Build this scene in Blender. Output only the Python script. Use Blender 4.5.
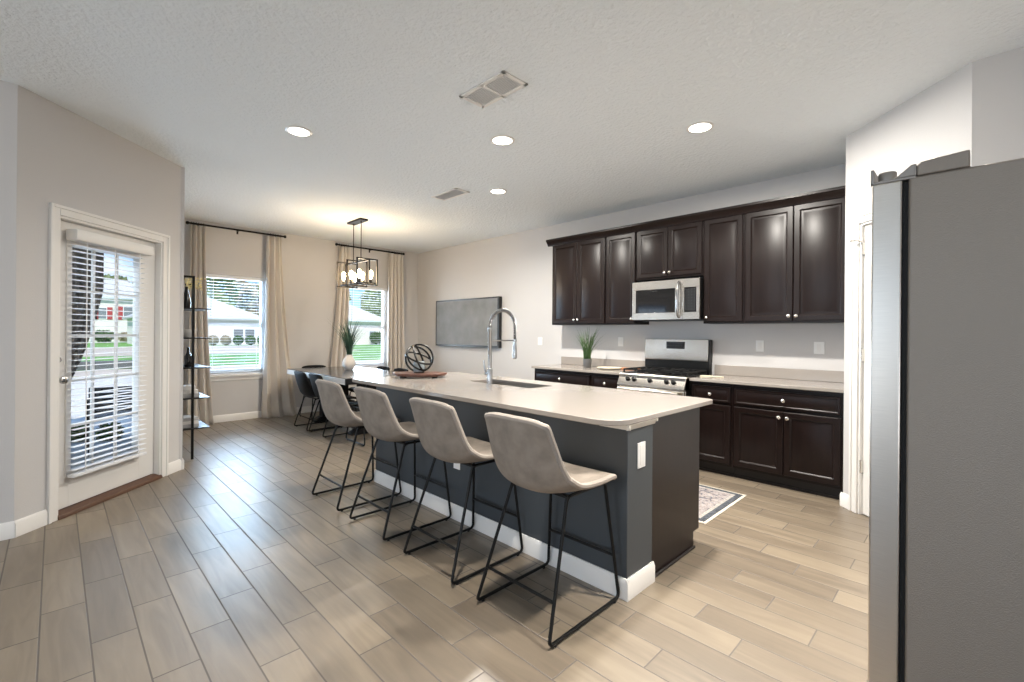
import bpy, math, random
from mathutils import Vector, Matrix

for o in list(bpy.data.objects):
    bpy.data.objects.remove(o, do_unlink=True)
random.seed(7)
SC = bpy.context.scene
COL = SC.collection
PI = math.pi

# ------------------------------------------------------------------ camera
CAM_H, CAM_F, CAM_TH, CAM_Y0, CAM_ROLL = 1.3394, 459.78, math.radians(44.8006), 333.4766, 0.0082
Fw = Vector((-math.cos(CAM_TH), math.sin(CAM_TH), 0))
Rt = Vector((math.sin(CAM_TH), math.cos(CAM_TH), 0))
Up = Vector((0, 0, 1))
cr, sr = math.cos(CAM_ROLL), math.sin(CAM_ROLL)
cx, cy, cz = Rt * cr + Up * sr, Up * cr - Rt * sr, -Fw
cam_data = bpy.data.cameras.new('camera')
cam_data.sensor_width = 36
cam_data.lens = 36 * CAM_F / 1024
cam_data.shift_y = (CAM_Y0 - 341) / 1024
cam_data.clip_start = 0.02
cam_data.clip_end = 500
cam = bpy.data.objects.new('camera', cam_data)
cam.matrix_world = Matrix(((cx.x, cy.x, cz.x, 0), (cx.y, cy.y, cz.y, 0), (cx.z, cy.z, cz.z, CAM_H), (0, 0, 0, 1)))
COL.objects.link(cam)
SC.camera = cam

# ------------------------------------------------------------------ world, sun, daylight, exposure
SC.view_settings.view_transform = 'Standard'
SC.view_settings.look = 'None'
SC.view_settings.gamma = 1.0
SC.view_settings.exposure = 0.2
SC.view_settings.use_curve_mapping = False
try:
    SC.cycles.use_denoising = True
    SC.cycles.max_bounces = 10
    SC.cycles.diffuse_bounces = 5
    SC.cycles.glossy_bounces = 4
    SC.cycles.transparent_max_bounces = 16
    SC.cycles.caustics_reflective = False
    SC.cycles.caustics_refractive = False
    SC.cycles.sample_clamp_indirect = 6
except Exception:
    pass

W = bpy.data.worlds.new('sky')
SC.world = W
W.use_nodes = True
nt = W.node_tree
nt.nodes.clear()
wo = nt.nodes.new('ShaderNodeOutputWorld')
bg = nt.nodes.new('ShaderNodeBackground')
tc = nt.nodes.new('ShaderNodeTexCoord')
sep = nt.nodes.new('ShaderNodeSeparateXYZ')
ramp = nt.nodes.new('ShaderNodeValToRGB')
ramp.color_ramp.elements[0].position = 0.0
ramp.color_ramp.elements[0].color = (0.36, 0.58, 0.92, 1)
ramp.color_ramp.elements[1].position = 0.45
ramp.color_ramp.elements[1].color = (0.10, 0.30, 0.75, 1)
noi = nt.nodes.new('ShaderNodeTexNoise')
noi.inputs['Scale'].default_value = 5
noi.inputs['Detail'].default_value = 6
mp = nt.nodes.new('ShaderNodeMapping')
mp.inputs['Scale'].default_value = (1, 1, 3.5)
cr2 = nt.nodes.new('ShaderNodeValToRGB')
cr2.color_ramp.elements[0].position = 0.52
cr2.color_ramp.elements[1].position = 0.68
mixc = nt.nodes.new('ShaderNodeMixRGB')
mixc.inputs['Color2'].default_value = (1.0, 1.0, 1.0, 1)
L = nt.links.new
L(tc.outputs['Generated'], sep.inputs[0])
L(sep.outputs['Z'], ramp.inputs[0])
L(tc.outputs['Generated'], mp.inputs['Vector'])
L(mp.outputs[0], noi.inputs['Vector'])
L(noi.outputs[0], cr2.inputs[0])
L(cr2.outputs[0], mixc.inputs['Fac'])
L(ramp.outputs[0], mixc.inputs['Color1'])
L(mixc.outputs[0], bg.inputs['Color'])
bg.inputs['Strength'].default_value = 1.25
L(bg.outputs[0], wo.inputs['Surface'])

def light(name, typ, energy, loc, direction=None, color=(1, 1, 1), size=None, size_y=None, parent=None, **kw):
    d = bpy.data.lights.new(name, typ)
    d.energy = energy
    d.color = color
    if typ == 'AREA':
        d.shape = 'RECTANGLE'
        d.size, d.size_y = size, size_y
    for k, v in kw.items():
        setattr(d, k, v)
    o = bpy.data.objects.new(name, d)
    COL.objects.link(o)
    if parent:
        o.parent = parent
    o.location = loc
    if direction is not None:
        o.rotation_euler = Vector(direction).to_track_quat('-Z', 'Y').to_euler()
    return o

light('sun', 'SUN', 4.5, (20, -10, 30), (-0.62, 0.35, -0.75), (1, .96, .9), angle=math.radians(1.5))
# fill lamps added for daylight at unseen living-room windows, tilted up toward the ceiling
light('back_window_fill', 'AREA', 75, (-2.7, -4.9, 1.3), (.1, 1, .42), (0.86, 0.93, 1.0), 2.4, 2.1)
light('back_window_fill', 'AREA', 70, (1.9, -4.9, 1.3), (-.35, .9, .7), (0.86, 0.93, 1.0), 2.6, 2.1)
light('side_window_fill', 'AREA', 40, (4.35, -1.6, 1.4), (-1, 0.1, 0.35), (1, 0.96, 0.92), 2.6, 1.8)
# daylight entering at the dining windows and the patio door
light('daylight_dining_window', 'AREA', 95, (-7.99, 1.93, 1.45), (1, 0, -0.05), (0.56, 0.76, 1.0), 0.78, 1.4)
light('daylight_dining_window', 'AREA', 50, (-7.99, 4.05, 1.45), (1, 0, -0.05), (0.75, 0.87, 1.0), 0.78, 1.4)
light('daylight_patio_door', 'AREA', 8, (-4.98, .24, 1.15), (1, 1, 0.0), (0.75, 0.86, 1.0), 0.62, 1.5)
for _o in COL.objects:
    if _o.type == 'LIGHT' and ('dining' in _o.name or 'patio' in _o.name):
        _o.data.spread = math.radians(170)

# ------------------------------------------------------------------ mesh helpers
class MB:
    def __init__(self):
        self.v, self.f = [], []
    def add(self, vs, fs, M=None):
        n = len(self.v)
        self.v += [tuple(M @ Vector(p)) if M else tuple(p) for p in vs]
        self.f += [tuple(i + n for i in f) for f in fs]
        return self
    def box(self, x0, x1, y0, y1, z0, z1, M=None):
        vs = [(x0, y0, z0), (x1, y0, z0), (x1, y1, z0), (x0, y1, z0), (x0, y0, z1), (x1, y0, z1), (x1, y1, z1), (x0, y1, z1)]
        fs = [(0, 3, 2, 1), (4, 5, 6, 7), (0, 1, 5, 4), (1, 2, 6, 5), (2, 3, 7, 6), (3, 0, 4, 7)]
        return self.add(vs, fs, M)
    def prism(self, poly, a0, a1, axis='x', M=None):
        """poly in the two other axes (y,z) / (x,z) / (x,y), counter-clockwise"""
        n = len(poly)
        def P(p, a):
            return {'x': (a, p[0], p[1]), 'y': (p[0], a, p[1]), 'z': (p[0], p[1], a)}[axis]
        vs = [P(p, a0) for p in poly] + [P(p, a1) for p in poly]
        fs = [tuple(range(n))[::-1], tuple(range(n, 2 * n))]
        fs += [(i, (i + 1) % n, n + (i + 1) % n, n + i) for i in range(n)]
        if axis == 'y':
            fs = [f[::-1] for f in fs]
        return self.add(vs, fs, M)
    def lathe(self, prof, c=(0, 0, 0), n=20, axis='z', M=None, caps=True):
        vs, fs = [], []
        for r, h in prof:
            for k in range(n):
                a = 2 * PI * k / n
                p = (r * math.cos(a), r * math.sin(a), h)
                if axis == 'x':
                    p = (p[2], p[0], p[1])
                elif axis == 'y':
                    p = (p[1], p[2], p[0])
                vs.append((p[0] + c[0], p[1] + c[1], p[2] + c[2]))
        m = len(prof)
        for i in range(m - 1):
            for k in range(n):
                fs.append((i * n + k, i * n + (k + 1) % n, (i + 1) * n + (k + 1) % n, (i + 1) * n + k))
        if caps:
            fs.append(tuple(range(n))[::-1])
            fs.append(tuple((m - 1) * n + k for k in range(n)))
        return self.add(vs, fs, M)
    def tube(self, pts, r, n=8, closed=False, M=None):
        pts = [Vector(p) for p in pts]
        m = len(pts)
        rs = r if isinstance(r, (list, tuple)) else [r] * m
        T = []
        for i in range(m):
            a = pts[i - 1] if (i > 0 or closed) else pts[i]
            b = pts[(i + 1) % m] if (i < m - 1 or closed) else pts[i]
            T.append((b - a).normalized())
        t = T[0]
        u = t.cross(Vector((0, 0, 1)))
        if u.length < 1e-3:
            u = t.cross(Vector((1, 0, 0)))
        u.normalize()
        vs, fs = [], []
        for i in range(m):
            t = T[i]
            u = (u - t * u.dot(t)).normalized()
            w = t.cross(u)
            for k in range(n):
                a = 2 * PI * k / n
                vs.append(pts[i] + (u * math.cos(a) + w * math.sin(a)) * rs[i])
        for i in range(m if closed else m - 1):
            j = (i + 1) % m
            for k in range(n):
                fs.append((i * n + k, i * n + (k + 1) % n, j * n + (k + 1) % n, j * n + k))
        if not closed:
            fs.append(tuple(range(n))[::-1])
            fs.append(tuple((m - 1) * n + k for k in range(n)))
        return self.add(vs, fs, M)
    def grid(self, fn, nu, nv, M=None):
        vs = [fn(i / (nu - 1), j / (nv - 1)) for j in range(nv) for i in range(nu)]
        fs = [(j * nu + i, j * nu + i + 1, (j + 1) * nu + i + 1, (j + 1) * nu + i) for j in range(nv - 1) for i in range(nu - 1)]
        return self.add(vs, fs, M)
    def ringpanel(self, x0, x1, z0, z1, yb, rings, M=None):
        """board in the x-z plane facing -y; rings = [(inset, y)], last is filled, back at yb"""
        vs, fs = [], []
        rr = [(0, yb)] + rings
        for ins, y in rr:
            vs += [(x0 + ins, y, z0 + ins), (x1 - ins, y, z0 + ins), (x1 - ins, y, z1 - ins), (x0 + ins, y, z1 - ins)]
        for i in range(len(rr) - 1):
            for k in range(4):
                fs.append((i * 4 + k, i * 4 + (k + 1) % 4, i * 4 + 4 + (k + 1) % 4, i * 4 + 4 + k))
        fs.append((3, 2, 1, 0))
        n = 4 * (len(rr) - 1)
        fs.append((n, n + 1, n + 2, n + 3))
        return self.add(vs, fs, M)
    def build(self, name, mat, parent=None, bevel=0, subsurf=0, solid=0, angle=38, seg=2):
        me = bpy.data.meshes.new(name)
        me.from_pydata([tuple(p) for p in self.v], [], self.f)
        me.update()
        import bmesh
        b = bmesh.new()
        b.from_mesh(me)
        if not solid:
            bmesh.ops.recalc_face_normals(b, faces=b.faces)
        b.to_mesh(me)
        b.free()
        me.polygons.foreach_set('use_smooth', [True] * len(me.polygons))
        me.set_sharp_from_angle(angle=math.radians(angle))
        for m in (mat if isinstance(mat, list) else [mat]):
            me.materials.append(m)
        o = bpy.data.objects.new(name, me)
        COL.objects.link(o)
        if parent:
            o.parent = parent
        if solid:
            s = o.modifiers.new('solid', 'SOLIDIFY')
            s.thickness = solid
            s.offset = 0
        if subsurf:
            s = o.modifiers.new('sub', 'SUBSURF')
            s.levels = s.render_levels = subsurf
        if bevel:
            s = o.modifiers.new('bevel', 'BEVEL')
            s.width = bevel
            s.segments = seg
            s.limit_method = 'ANGLE'
            s.angle_limit = math.radians(40)
        return o

def tag(o, label=None, cat=None, group=None, kind=None):
    if label: o['label'] = label
    if cat: o['category'] = cat
    if group: o['group'] = group
    if kind: o['kind'] = kind
    return o
def thing(name, label, cat, loc=(0, 0, 0), rotz=0, group=None, kind=None):
    o = bpy.data.objects.new(name, None)
    o.empty_display_size = .05
    COL.objects.link(o)
    o.location = loc
    o.rotation_euler = (0, 0, rotz)
    return tag(o, label, cat, group, kind)
KIDS = {}
def kids(o):
    return [c for c in COL.objects if c.parent == o]
def copy_tree(o, parent=None):
    c = o.copy()
    COL.objects.link(c)
    if parent:
        c.parent = parent
    for k in kids(o):
        copy_tree(k, c)
    return c
def struct(o):
    o['kind'] = 'structure'
    return o
def box(x0, x1, y0, y1, z0, z1):
    return MB().box(x0, x1, y0, y1, z0, z1)

# ------------------------------------------------------------------ materials
def mat(name, color, rough=.5, metal=0, spec=.5, bump=None, noise=None, coat=0, emit=None, stretch=None):
    """bump=(scale,strength)  noise=(scale,amount)"""
    m = bpy.data.materials.new(name)
    m.use_nodes = True
    n, l = m.node_tree.nodes, m.node_tree.links
    b = n['Principled BSDF']
    b.inputs['Base Color'].default_value = (*color, 1)
    b.inputs['Roughness'].default_value = rough
    b.inputs['Metallic'].default_value = metal
    b.inputs['Specular IOR Level'].default_value = spec
    if coat:
        b.inputs['Coat Weight'].default_value = coat
        b.inputs['Coat Roughness'].default_value = .1
    vec = None
    if bump or noise:
        t = n.new('ShaderNodeTexCoord')
        vec = t.outputs['Object']
        if stretch:
            mpn = n.new('ShaderNodeMapping')
            mpn.inputs['Scale'].default_value = stretch
            l.new(vec, mpn.inputs[0])
            vec = mpn.outputs[0]
    if noise:
        x = n.new('ShaderNodeTexNoise')
        x.inputs['Scale'].default_value = noise[0]
        x.inputs['Detail'].default_value = 5
        l.new(vec, x.inputs['Vector'])
        r = n.new('ShaderNodeValToRGB')
        a = noise[1]
        r.color_ramp.elements[0].position = .3
        r.color_ramp.elements[1].position = .7
        r.color_ramp.elements[0].color = (*[c * (1 - a) for c in color], 1)
        r.color_ramp.elements[1].color = (*[min(1, c * (1 + a)) for c in color], 1)
        l.new(x.outputs[0], r.inputs[0])
        l.new(r.outputs[0], b.inputs['Base Color'])
    if bump:
        x = n.new('ShaderNodeTexNoise')
        x.inputs['Scale'].default_value = bump[0]
        x.inputs['Detail'].default_value = 3
        l.new(vec, x.inputs['Vector'])
        bn = n.new('ShaderNodeBump')
        bn.inputs['Strength'].default_value = bump[1]
        bn.inputs['Distance'].default_value = .01
        l.new(x.outputs[0], bn.inputs['Height'])
        l.new(bn.outputs[0], b.inputs['Normal'])
    if emit:
        b.inputs['Emission Color'].default_value = (*emit[0], 1)
        b.inputs['Emission Strength'].default_value = emit[1]
    return m

M = {}
M['wall'] = mat('wall_paint', (.59, .573, .563), .75, bump=(130, .12))
M['ceil'] = mat('ceiling_texture', (.81, .85, .875), .9, bump=(40, 1.0))
M['trim'] = mat('white_trim', (.80, .78, .75), .35)
M['white'] = mat('white_plastic', (.82, .81, .79), .35)
M['door'] = mat('door_paint', (.74, .72, .69), .4)
M['wood_sill'] = mat('threshold_wood', (.09, .04, .02), .5, noise=(20, .3), stretch=(1, 8, 8))
M['espresso'] = mat('espresso_wood', (.0095, .0045, .0036), .34, spec=.28, noise=(9, .22), stretch=(4, 4, .5))
M['espresso_in'] = mat('espresso_dark', (.010, .007, .006), .5)
M['quartz'] = mat('quartz', (.335, .30, .268), .15, noise=(260, .05))
M['island'] = mat('island_paint', (.048, .056, .064), .5, bump=(120, .06))
M['cream'] = mat('cream_moulding', (.76, .72, .66), .35)
M['nickel'] = mat('satin_nickel', (.70, .67, .62), .25, 1)
M['chrome'] = mat('brushed_chrome', (.40, .40, .40), .2, 1)
M['steel'] = mat('stainless', (.62, .58, .53), .28, 1, noise=(60, .06), stretch=(.3, .3, 14))
M['steel_h'] = mat('stainless_horizontal', (.64, .60, .55), .27, 1, noise=(60, .06), stretch=(.3, .3, 14))
M['steel_sink'] = mat('sink_steel', (.42, .40, .37), .35, 1)
M['black_gl'] = mat('black_glass', (.008, .008, .009), .06)
M['black_en'] = mat('black_enamel', (.006, .006, .006), .25, spec=.35)
M['iron'] = mat('cast_iron', (.006, .006, .006), .55, spec=.3, bump=(200, .1))
M['black_mt'] = mat('black_metal', (.005, .005, .005), .4, spec=.22)
M['black_wd'] = mat('black_wood', (.010, .010, .0105), .4, spec=.3)
M['rubber'] = mat('rubber', (.015, .015, .015), .8)
M['suede'] = mat('grey_suede', (.265, .225, .188), .85, spec=.22, noise=(11, .2), bump=(160, .08))
M['seam'] = mat('suede_piping', (.33, .288, .25), .85, spec=.2)
M['leather'] = mat('black_leather', (.006, .006, .0065), .6, spec=.16, bump=(140, .1))
M['fr_side'] = mat('fridge_side', (.235, .205, .175), .42, metal=.3, bump=(420, .18))
M['gasket'] = mat('gasket', (.010, .010, .010), .6, spec=.2)
M['hinge'] = mat('hinge_grey', (.30, .28, .26), .35, .6)
M['curtain'] = mat('curtain_cloth', (.66, .615, .565), .9, spec=.15, bump=(300, .08))
M['blind'] = mat('blind_vinyl', (.80, .81, .83), .45)
M['vinyl'] = mat('window_vinyl', (.85, .86, .87), .4)
M['pot_w'] = mat('white_ceramic', (.62, .58, .54), .5, bump=(40, .3))
M['leaf'] = mat('grass_green', (.055, .115, .03), .5, noise=(12, .5))
M['leaf_d'] = mat('grass_dark_green', (.045, .095, .06), .5, noise=(12, .45))
M['candle'] = mat('grey_candle', (.24, .27, .28), .6)
M['tray'] = mat('reddish_wood', (.13, .055, .035), .35, noise=(16, .5), stretch=(1, 5, 5))
M['bark'] = mat('wood_bark', (.30, .20, .14), .8, noise=(30, .5))
M['table'] = mat('table_top_dark', (.055, .055, .058), .16, noise=(14, .2))
M['table_e'] = mat('table_edge_grey', (.80, .78, .75), .35)
M['canvas'] = mat('grey_screen', (.20, .20, .198), .65, noise=(5, .16))
M['frame_b'] = mat('black_frame', (.012, .012, .013), .35)
M['frame_g'] = mat('grey_bezel', (.12, .12, .12), .4)
M['bronze'] = mat('dark_bronze', (.012, .010, .0085), .45, spec=.2)
M['bulb'] = mat('bulb_glow', (1, .8, .55), .3, emit=((1, .74, .42), 26))
M['can'] = mat('downlight_lens', (1, .95, .88), .4, emit=((1, .93, .82), 9))
M['vent_l'] = mat('vent_pale', (.66, .68, .70), .7)
M['vent_d'] = mat('vent_dark', (.16, .16, .17), .7)
M['yellow'] = mat('yellow_blossom', (.78, .66, .34), .7, noise=(40, .3))
M['book_w'] = mat('book_pale', (.68, .66, .63), .7)
M['book_g'] = mat('book_grey', (.40, .39, .38), .7)
M['orange'] = mat('orange_wood', (.55, .22, .09), .5, noise=(30, .25))
M['cream_w'] = mat('cream_ceramic', (.75, .68, .52), .4)
M['concrete'] = mat('concrete', (.60, .57, .52), .9, noise=(3, .12))
M['tan'] = mat('pale_paving', (.50, .42, .34), .9, noise=(1.2, .15))
M['lawn'] = mat('lawn', (.14, .31, .06), 1, noise=(.9, .35))
M['hedge'] = mat('hedge_green', (.05, .12, .03), .9, noise=(3, .5))
M['tree'] = mat('tree_green', (.20, .25, .10), .95, noise=(.6, .45))
M['tree2'] = mat('tree_olive', (.36, .31, .20), .95, noise=(.6, .45))
M['trunk'] = mat('tree_trunk', (.13, .085, .06), .9)
M['siding'] = mat('white_siding', (.82, .77, .71), .8)
M['shingle'] = mat('pale_shingle', (.55, .54, .53), .9, noise=(4, .12))
M['fascia'] = mat('fascia', (.62, .66, .72), .7)
M['red'] = mat('red_shutter', (.45, .06, .06), .7)
M['out_glass'] = mat('dark_window_glass', (.22, .24, .26), .2)
M['drape_out'] = mat('brown_drape', (.34, .28, .235), .9, bump=(60, .2))
M['display'] = mat('display_digits', (.5, .6, .62), .5, emit=((.6, .8, .85), .25))
M['print'] = mat('control_print', (.45, .46, .46), .3)
_n, _l = M['print'].node_tree.nodes, M['print'].node_tree.links
_t = _n.new('ShaderNodeTexCoord'); _m = _n.new('ShaderNodeMapping'); _k = _n.new('ShaderNodeTexBrick')
_m.inputs['Rotation'].default_value = (PI / 2, 0, 0)
_l.new(_t.outputs['Object'], _m.inputs[0]); _l.new(_m.outputs[0], _k.inputs['Vector'])
for _a, _v in (('Scale', 1), ('Brick Width', .034), ('Row Height', .030), ('Mortar Size', .0105), ('Bias', 0)): _k.inputs[_a].default_value = _v
_k.offset = 0
_k.inputs['Color1'].default_value = _k.inputs['Color2'].default_value = (.05, .052, .052, 1)
_k.inputs['Mortar'].default_value = (.008, .008, .009, 1)
_l.new(_k.outputs['Color'], _n['Principled BSDF'].inputs['Base Color'])

def glass(name, tint=(.97, .99, .99), refl=.08):
    m = bpy.data.materials.new(name)
    m.use_nodes = True
    n, l = m.node_tree.nodes, m.node_tree.links
    n.clear()
    o = n.new('ShaderNodeOutputMaterial')
    t = n.new('ShaderNodeBsdfTransparent')
    t.inputs[0].default_value = (*tint, 1)
    g = n.new('ShaderNodeBsdfGlossy')
    g.inputs['Roughness'].default_value = .02
    mx = n.new('ShaderNodeMixShader')
    fr = n.new('ShaderNodeFresnel')
    fr.inputs[0].default_value = 1.2
    l.new(fr.outputs[0], mx.inputs[0])
    l.new(t.outputs[0], mx.inputs[1])
    l.new(g.outputs[0], mx.inputs[2])
    l.new(mx.outputs[0], o.inputs[0])
    return m
M['glass'] = glass('window_glass')

def floor_material():
    """wood-look porcelain planks running along world x, each row shifted a third of a plank"""
    PW, PL = .1572, .645
    m = bpy.data.materials.new('wood_look_tile')
    m.use_nodes = True
    n, l = m.node_tree.nodes, m.node_tree.links
    b = n['Principled BSDF']
    g = n.new('ShaderNodeNewGeometry')
    s = n.new('ShaderNodeSeparateXYZ')
    l.new(g.outputs['Position'], s.inputs[0])
    def mth(op, a, c=None):
        x = n.new('ShaderNodeMath')
        x.operation = op
        for i, v in enumerate((a, c)):
            if v is None: continue
            if isinstance(v, (int, float)): x.inputs[i].default_value = v
            else: l.new(v, x.inputs[i])
        return x.outputs[0]
    v = mth('DIVIDE', mth('ADD', s.outputs['Y'], -.1145 + PW * 100), PW)
    row = mth('FLOOR', v)
    fv = mth('FRACT', v)
    u = mth('DIVIDE', mth('ADD', s.outputs['X'], 2.65 + PL * 100), PL)
    u = mth('ADD', u, mth('MULTIPLY', row, 1 / 3.0))
    u = mth('ADD', u, -100 / 3.0 + 200)
    col = mth('FLOOR', u)
    fu = mth('FRACT', u)
    du = mth('MULTIPLY', mth('MINIMUM', fu, mth('SUBTRACT', 1, fu)), PL)
    dv = mth('MULTIPLY', mth('MINIMUM', fv, mth('SUBTRACT', 1, fv)), PW)
    d = mth('MINIMUM', du, dv)
    grout = n.new('ShaderNodeMapRange')
    grout.inputs['From Min'].default_value = .0024
    grout.inputs['From Max'].default_value = .0036
    l.new(d, grout.inputs['Value'])
    cmb = n.new('ShaderNodeCombineXYZ')
    l.new(row, cmb.inputs[0]); l.new(col, cmb.inputs[1])
    wn = n.new('ShaderNodeTexWhiteNoise')
    wn.noise_dimensions = '2D'
    l.new(cmb.outputs[0], wn.inputs['Vector'])
    # grain
    off = n.new('ShaderNodeVectorMath'); off.operation = 'MULTIPLY_ADD'
    off.inputs[1].default_value = (40, 40, 40)
    l.new(wn.outputs['Color'], off.inputs[0]); l.new(g.outputs['Position'], off.inputs[2])
    mpn = n.new('ShaderNodeMapping'); mpn.inputs['Scale'].default_value = (1.6, 16, 1)
    l.new(off.outputs[0], mpn.inputs[0])
    ns = n.new('ShaderNodeTexNoise'); ns.inputs['Scale'].default_value = 1.0; ns.inputs['Detail'].default_value = 6
    ns.inputs['Distortion'].default_value = 1.2
    l.new(mpn.outputs[0], ns.inputs['Vector'])
    tone = n.new('ShaderNodeValToRGB')
    e = tone.color_ramp.elements
    e[0].position, e[0].color = 0, (.118, .091, .065, 1)
    e[1].position, e[1].color = 1, (.25, .20, .142, 1)
    mid = tone.color_ramp.elements.new(.5); mid.color = (.178, .14, .10, 1)
    l.new(mth('ADD', mth('MULTIPLY', wn.outputs['Value'], .55), mth('MULTIPLY', mth('SUBTRACT', ns.outputs[0], .32), 1.35)), tone.inputs[0])
    mx = n.new('ShaderNodeMixRGB')
    mx.inputs['Color1'].default_value = (.092, .075, .062, 1)
    l.new(grout.outputs[0], mx.inputs['Fac']); l.new(tone.outputs[0], mx.inputs['Color2'])
    l.new(mx.outputs[0], b.inputs['Base Color'])
    rr = n.new('ShaderNodeMapRange')
    rr.inputs['To Min'].default_value = .8; rr.inputs['To Max'].default_value = .40
    b.inputs['Specular IOR Level'].default_value = 1.0
    l.new(grout.outputs[0], rr.inputs['Value']); l.new(rr.outputs[0], b.inputs['Roughness'])
    hgt = mth('ADD', grout.outputs[0], mth('MULTIPLY', ns.outputs[0], .35))
    bn = n.new('ShaderNodeBump'); bn.inputs['Strength'].default_value = .35; bn.inputs['Distance'].default_value = .003
    l.new(hgt, bn.inputs['Height']); l.new(bn.outputs[0], b.inputs['Normal'])
    return m
M['floor'] = floor_material()

def rug_material():
    m = bpy.data.materials.new('woven_rug')
    m.use_nodes = True
    n, l = m.node_tree.nodes, m.node_tree.links
    b = n['Principled BSDF']; b.inputs['Roughness'].default_value = .95
    t = n.new('ShaderNodeTexCoord')
    x = n.new('ShaderNodeTexNoise'); x.inputs['Scale'].default_value = 14; x.inputs['Detail'].default_value = 4; x.inputs['Distortion'].default_value = 1.5
    mp_ = n.new('ShaderNodeMapping'); mp_.inputs['Scale'].default_value = (1, 1, 1)
    l.new(t.outputs['Object'], mp_.inputs[0]); l.new(mp_.outputs[0], x.inputs['Vector'])
    r = n.new('ShaderNodeValToRGB'); r.color_ramp.interpolation = 'CONSTANT'
    e = r.color_ramp.elements
    e[0].position, e[0].color = 0, (.06, .07, .10, 1)
    e[1].position, e[1].color = .40, (.23, .195, .19, 1)
    for p, c in ((.46, (.33, .30, .295, 1)), (.53, (.25, .205, .20, 1)), (.58, (.40, .36, .335, 1)), (.66, (.18, .19, .23, 1))):
        q = e.new(p); q.color = c
    l.new(x.outputs[0], r.inputs[0]); l.new(r.outputs[0], b.inputs['Base Color'])
    return m
M['rug'] = rug_material()
M['rug_b'] = mat('rug_border', (.065, .072, .085), .95, noise=(60, .6))
M['rug_p'] = mat('rug_pale_border', (.38, .35, .32), .95, noise=(60, .3))
M['fringe'] = mat('rug_fringe', (.66, .60, .50), .95)

# ------------------------------------------------------------------ the room
H = 2.916
YW, XW = 5.115, -7.815
A45 = PI / 4
PD = (-4.354, -.182)      # left end of the diagonal patio wall
PP = (-.727, 4.42)        # left end of the diagonal pantry wall

def wall(name, origin, rotz, length, holes=(), th=.14, m='wall', ext0=0, ext1=0, z0=-.05, top=H + .05):
    """front face on local y=0 facing -y; holes (x0,x1,z0,z1)"""
    mb = MB()
    xs = -ext0
    for (a, b_, c, d) in sorted(holes):
        mb.box(xs, a, 0, th, z0, top)
        if c > z0 + .06: mb.box(a, b_, 0, th, z0, c)
        mb.box(a, b_, 0, th, d, top)
        xs = b_
    mb.box(xs, length + ext1, 0, th, z0, top)
    o = mb.build(name, M[m])
    o.location = (origin[0], origin[1], 0)
    o.rotation_euler = (0, 0, rotz)
    return struct(o)

fl = MB().prism([(-4.354, -5.05), (4.55, -5.05), (4.55, 3.78), (0, 3.78), (-.66, 4.45), (-.66, 5.2), (-7.9, 5.2), (-7.9, .83), (-5.42, .83), (-4.42, -.2)], -.08, 0, 'z').build('floor', M['floor'])
struct(fl)
cl = MB().box(-8.0, 4.6, -5.1, 5.26, H, H + .15).build('ceiling', M['ceil'])
struct(cl)
wall('wall_kitchen', (XW, YW), 0, 7.815 - .6, ext0=.14)
wall('wall_dining', (XW, .877), PI / 2, YW - .877, holes=[(.63, 1.45, .69, 2.17), (2.77, 3.56, .69, 2.17)], ext0=.1, ext1=.14, th=.14)
wall('wall_dining_side', (-5.385, .877), PI, 2.43 + .14, th=.09)
wall('wall_patio', PD, 3 * A45, 1.4745, holes=[(.270, 1.230, -.05, 2.148)], th=.13, ext0=0, ext1=0)
wall('wall_left', (-4.354, -5.0), PI / 2, 4.818, th=.13)
wall('wall_pantry', PP, -A45, 1.0, holes=[(.155, .905, -.05, 2.19)], th=.12)
wall('wall_pantry_side', (-.727, 5.2), -PI / 2, .78, th=.12)
wall('wall_alcove', (-.02, 3.713), 0, .9, th=.13)
wall('wall_fridge', (.76, 3.75), -PI / 2, 2.4, th=.13)
wall('wall_alcove_near', (.76, 1.3), 0, 3.8, th=.13)
wall('wall_right', (4.5, 1.4), -PI / 2, 6.5, holes=[(1.6, 4.4, .5, 2.4)], th=.13)
wall('wall_back', (4.6, -5.0), PI, 9.05, holes=[(1.3, 4.0, .1, 2.4), (5.5, 8.2, .1, 2.4)], th=.13)

def baseboard(name, origin, rotz, x0, x1, h=.105):
    mb = MB().prism([(0, 0), (-.015, 0), (-.015, h - .02), (-.006, h), (0, h)], x0, x1, 'x')
    o = mb.build(name, M['trim'])
    o.location = (origin[0], origin[1], 0)
    o.rotation_euler = (0, 0, rotz)
    struct(o)
baseboard('baseboard_kitchen', (XW, YW), 0, 0, 3.66)
baseboard('baseboard_dining', (XW, .877), PI / 2, 0, YW - .877)
baseboard('baseboard_dining_side', (-5.385, .877), PI, 0, 2.43)
baseboard('baseboard_patio_left', PD, 3 * A45, -.004, .198)
baseboard('baseboard_patio_right', PD, 3 * A45, 1.303, 1.484)
baseboard('baseboard_left', (-4.354, -5.0), PI / 2, 0, 4.822)
baseboard('baseboard_pantry', PP, -A45, -.015, .085)
baseboard('baseboard_alcove', (-.02, 3.713), 0, 0, .78)

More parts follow.
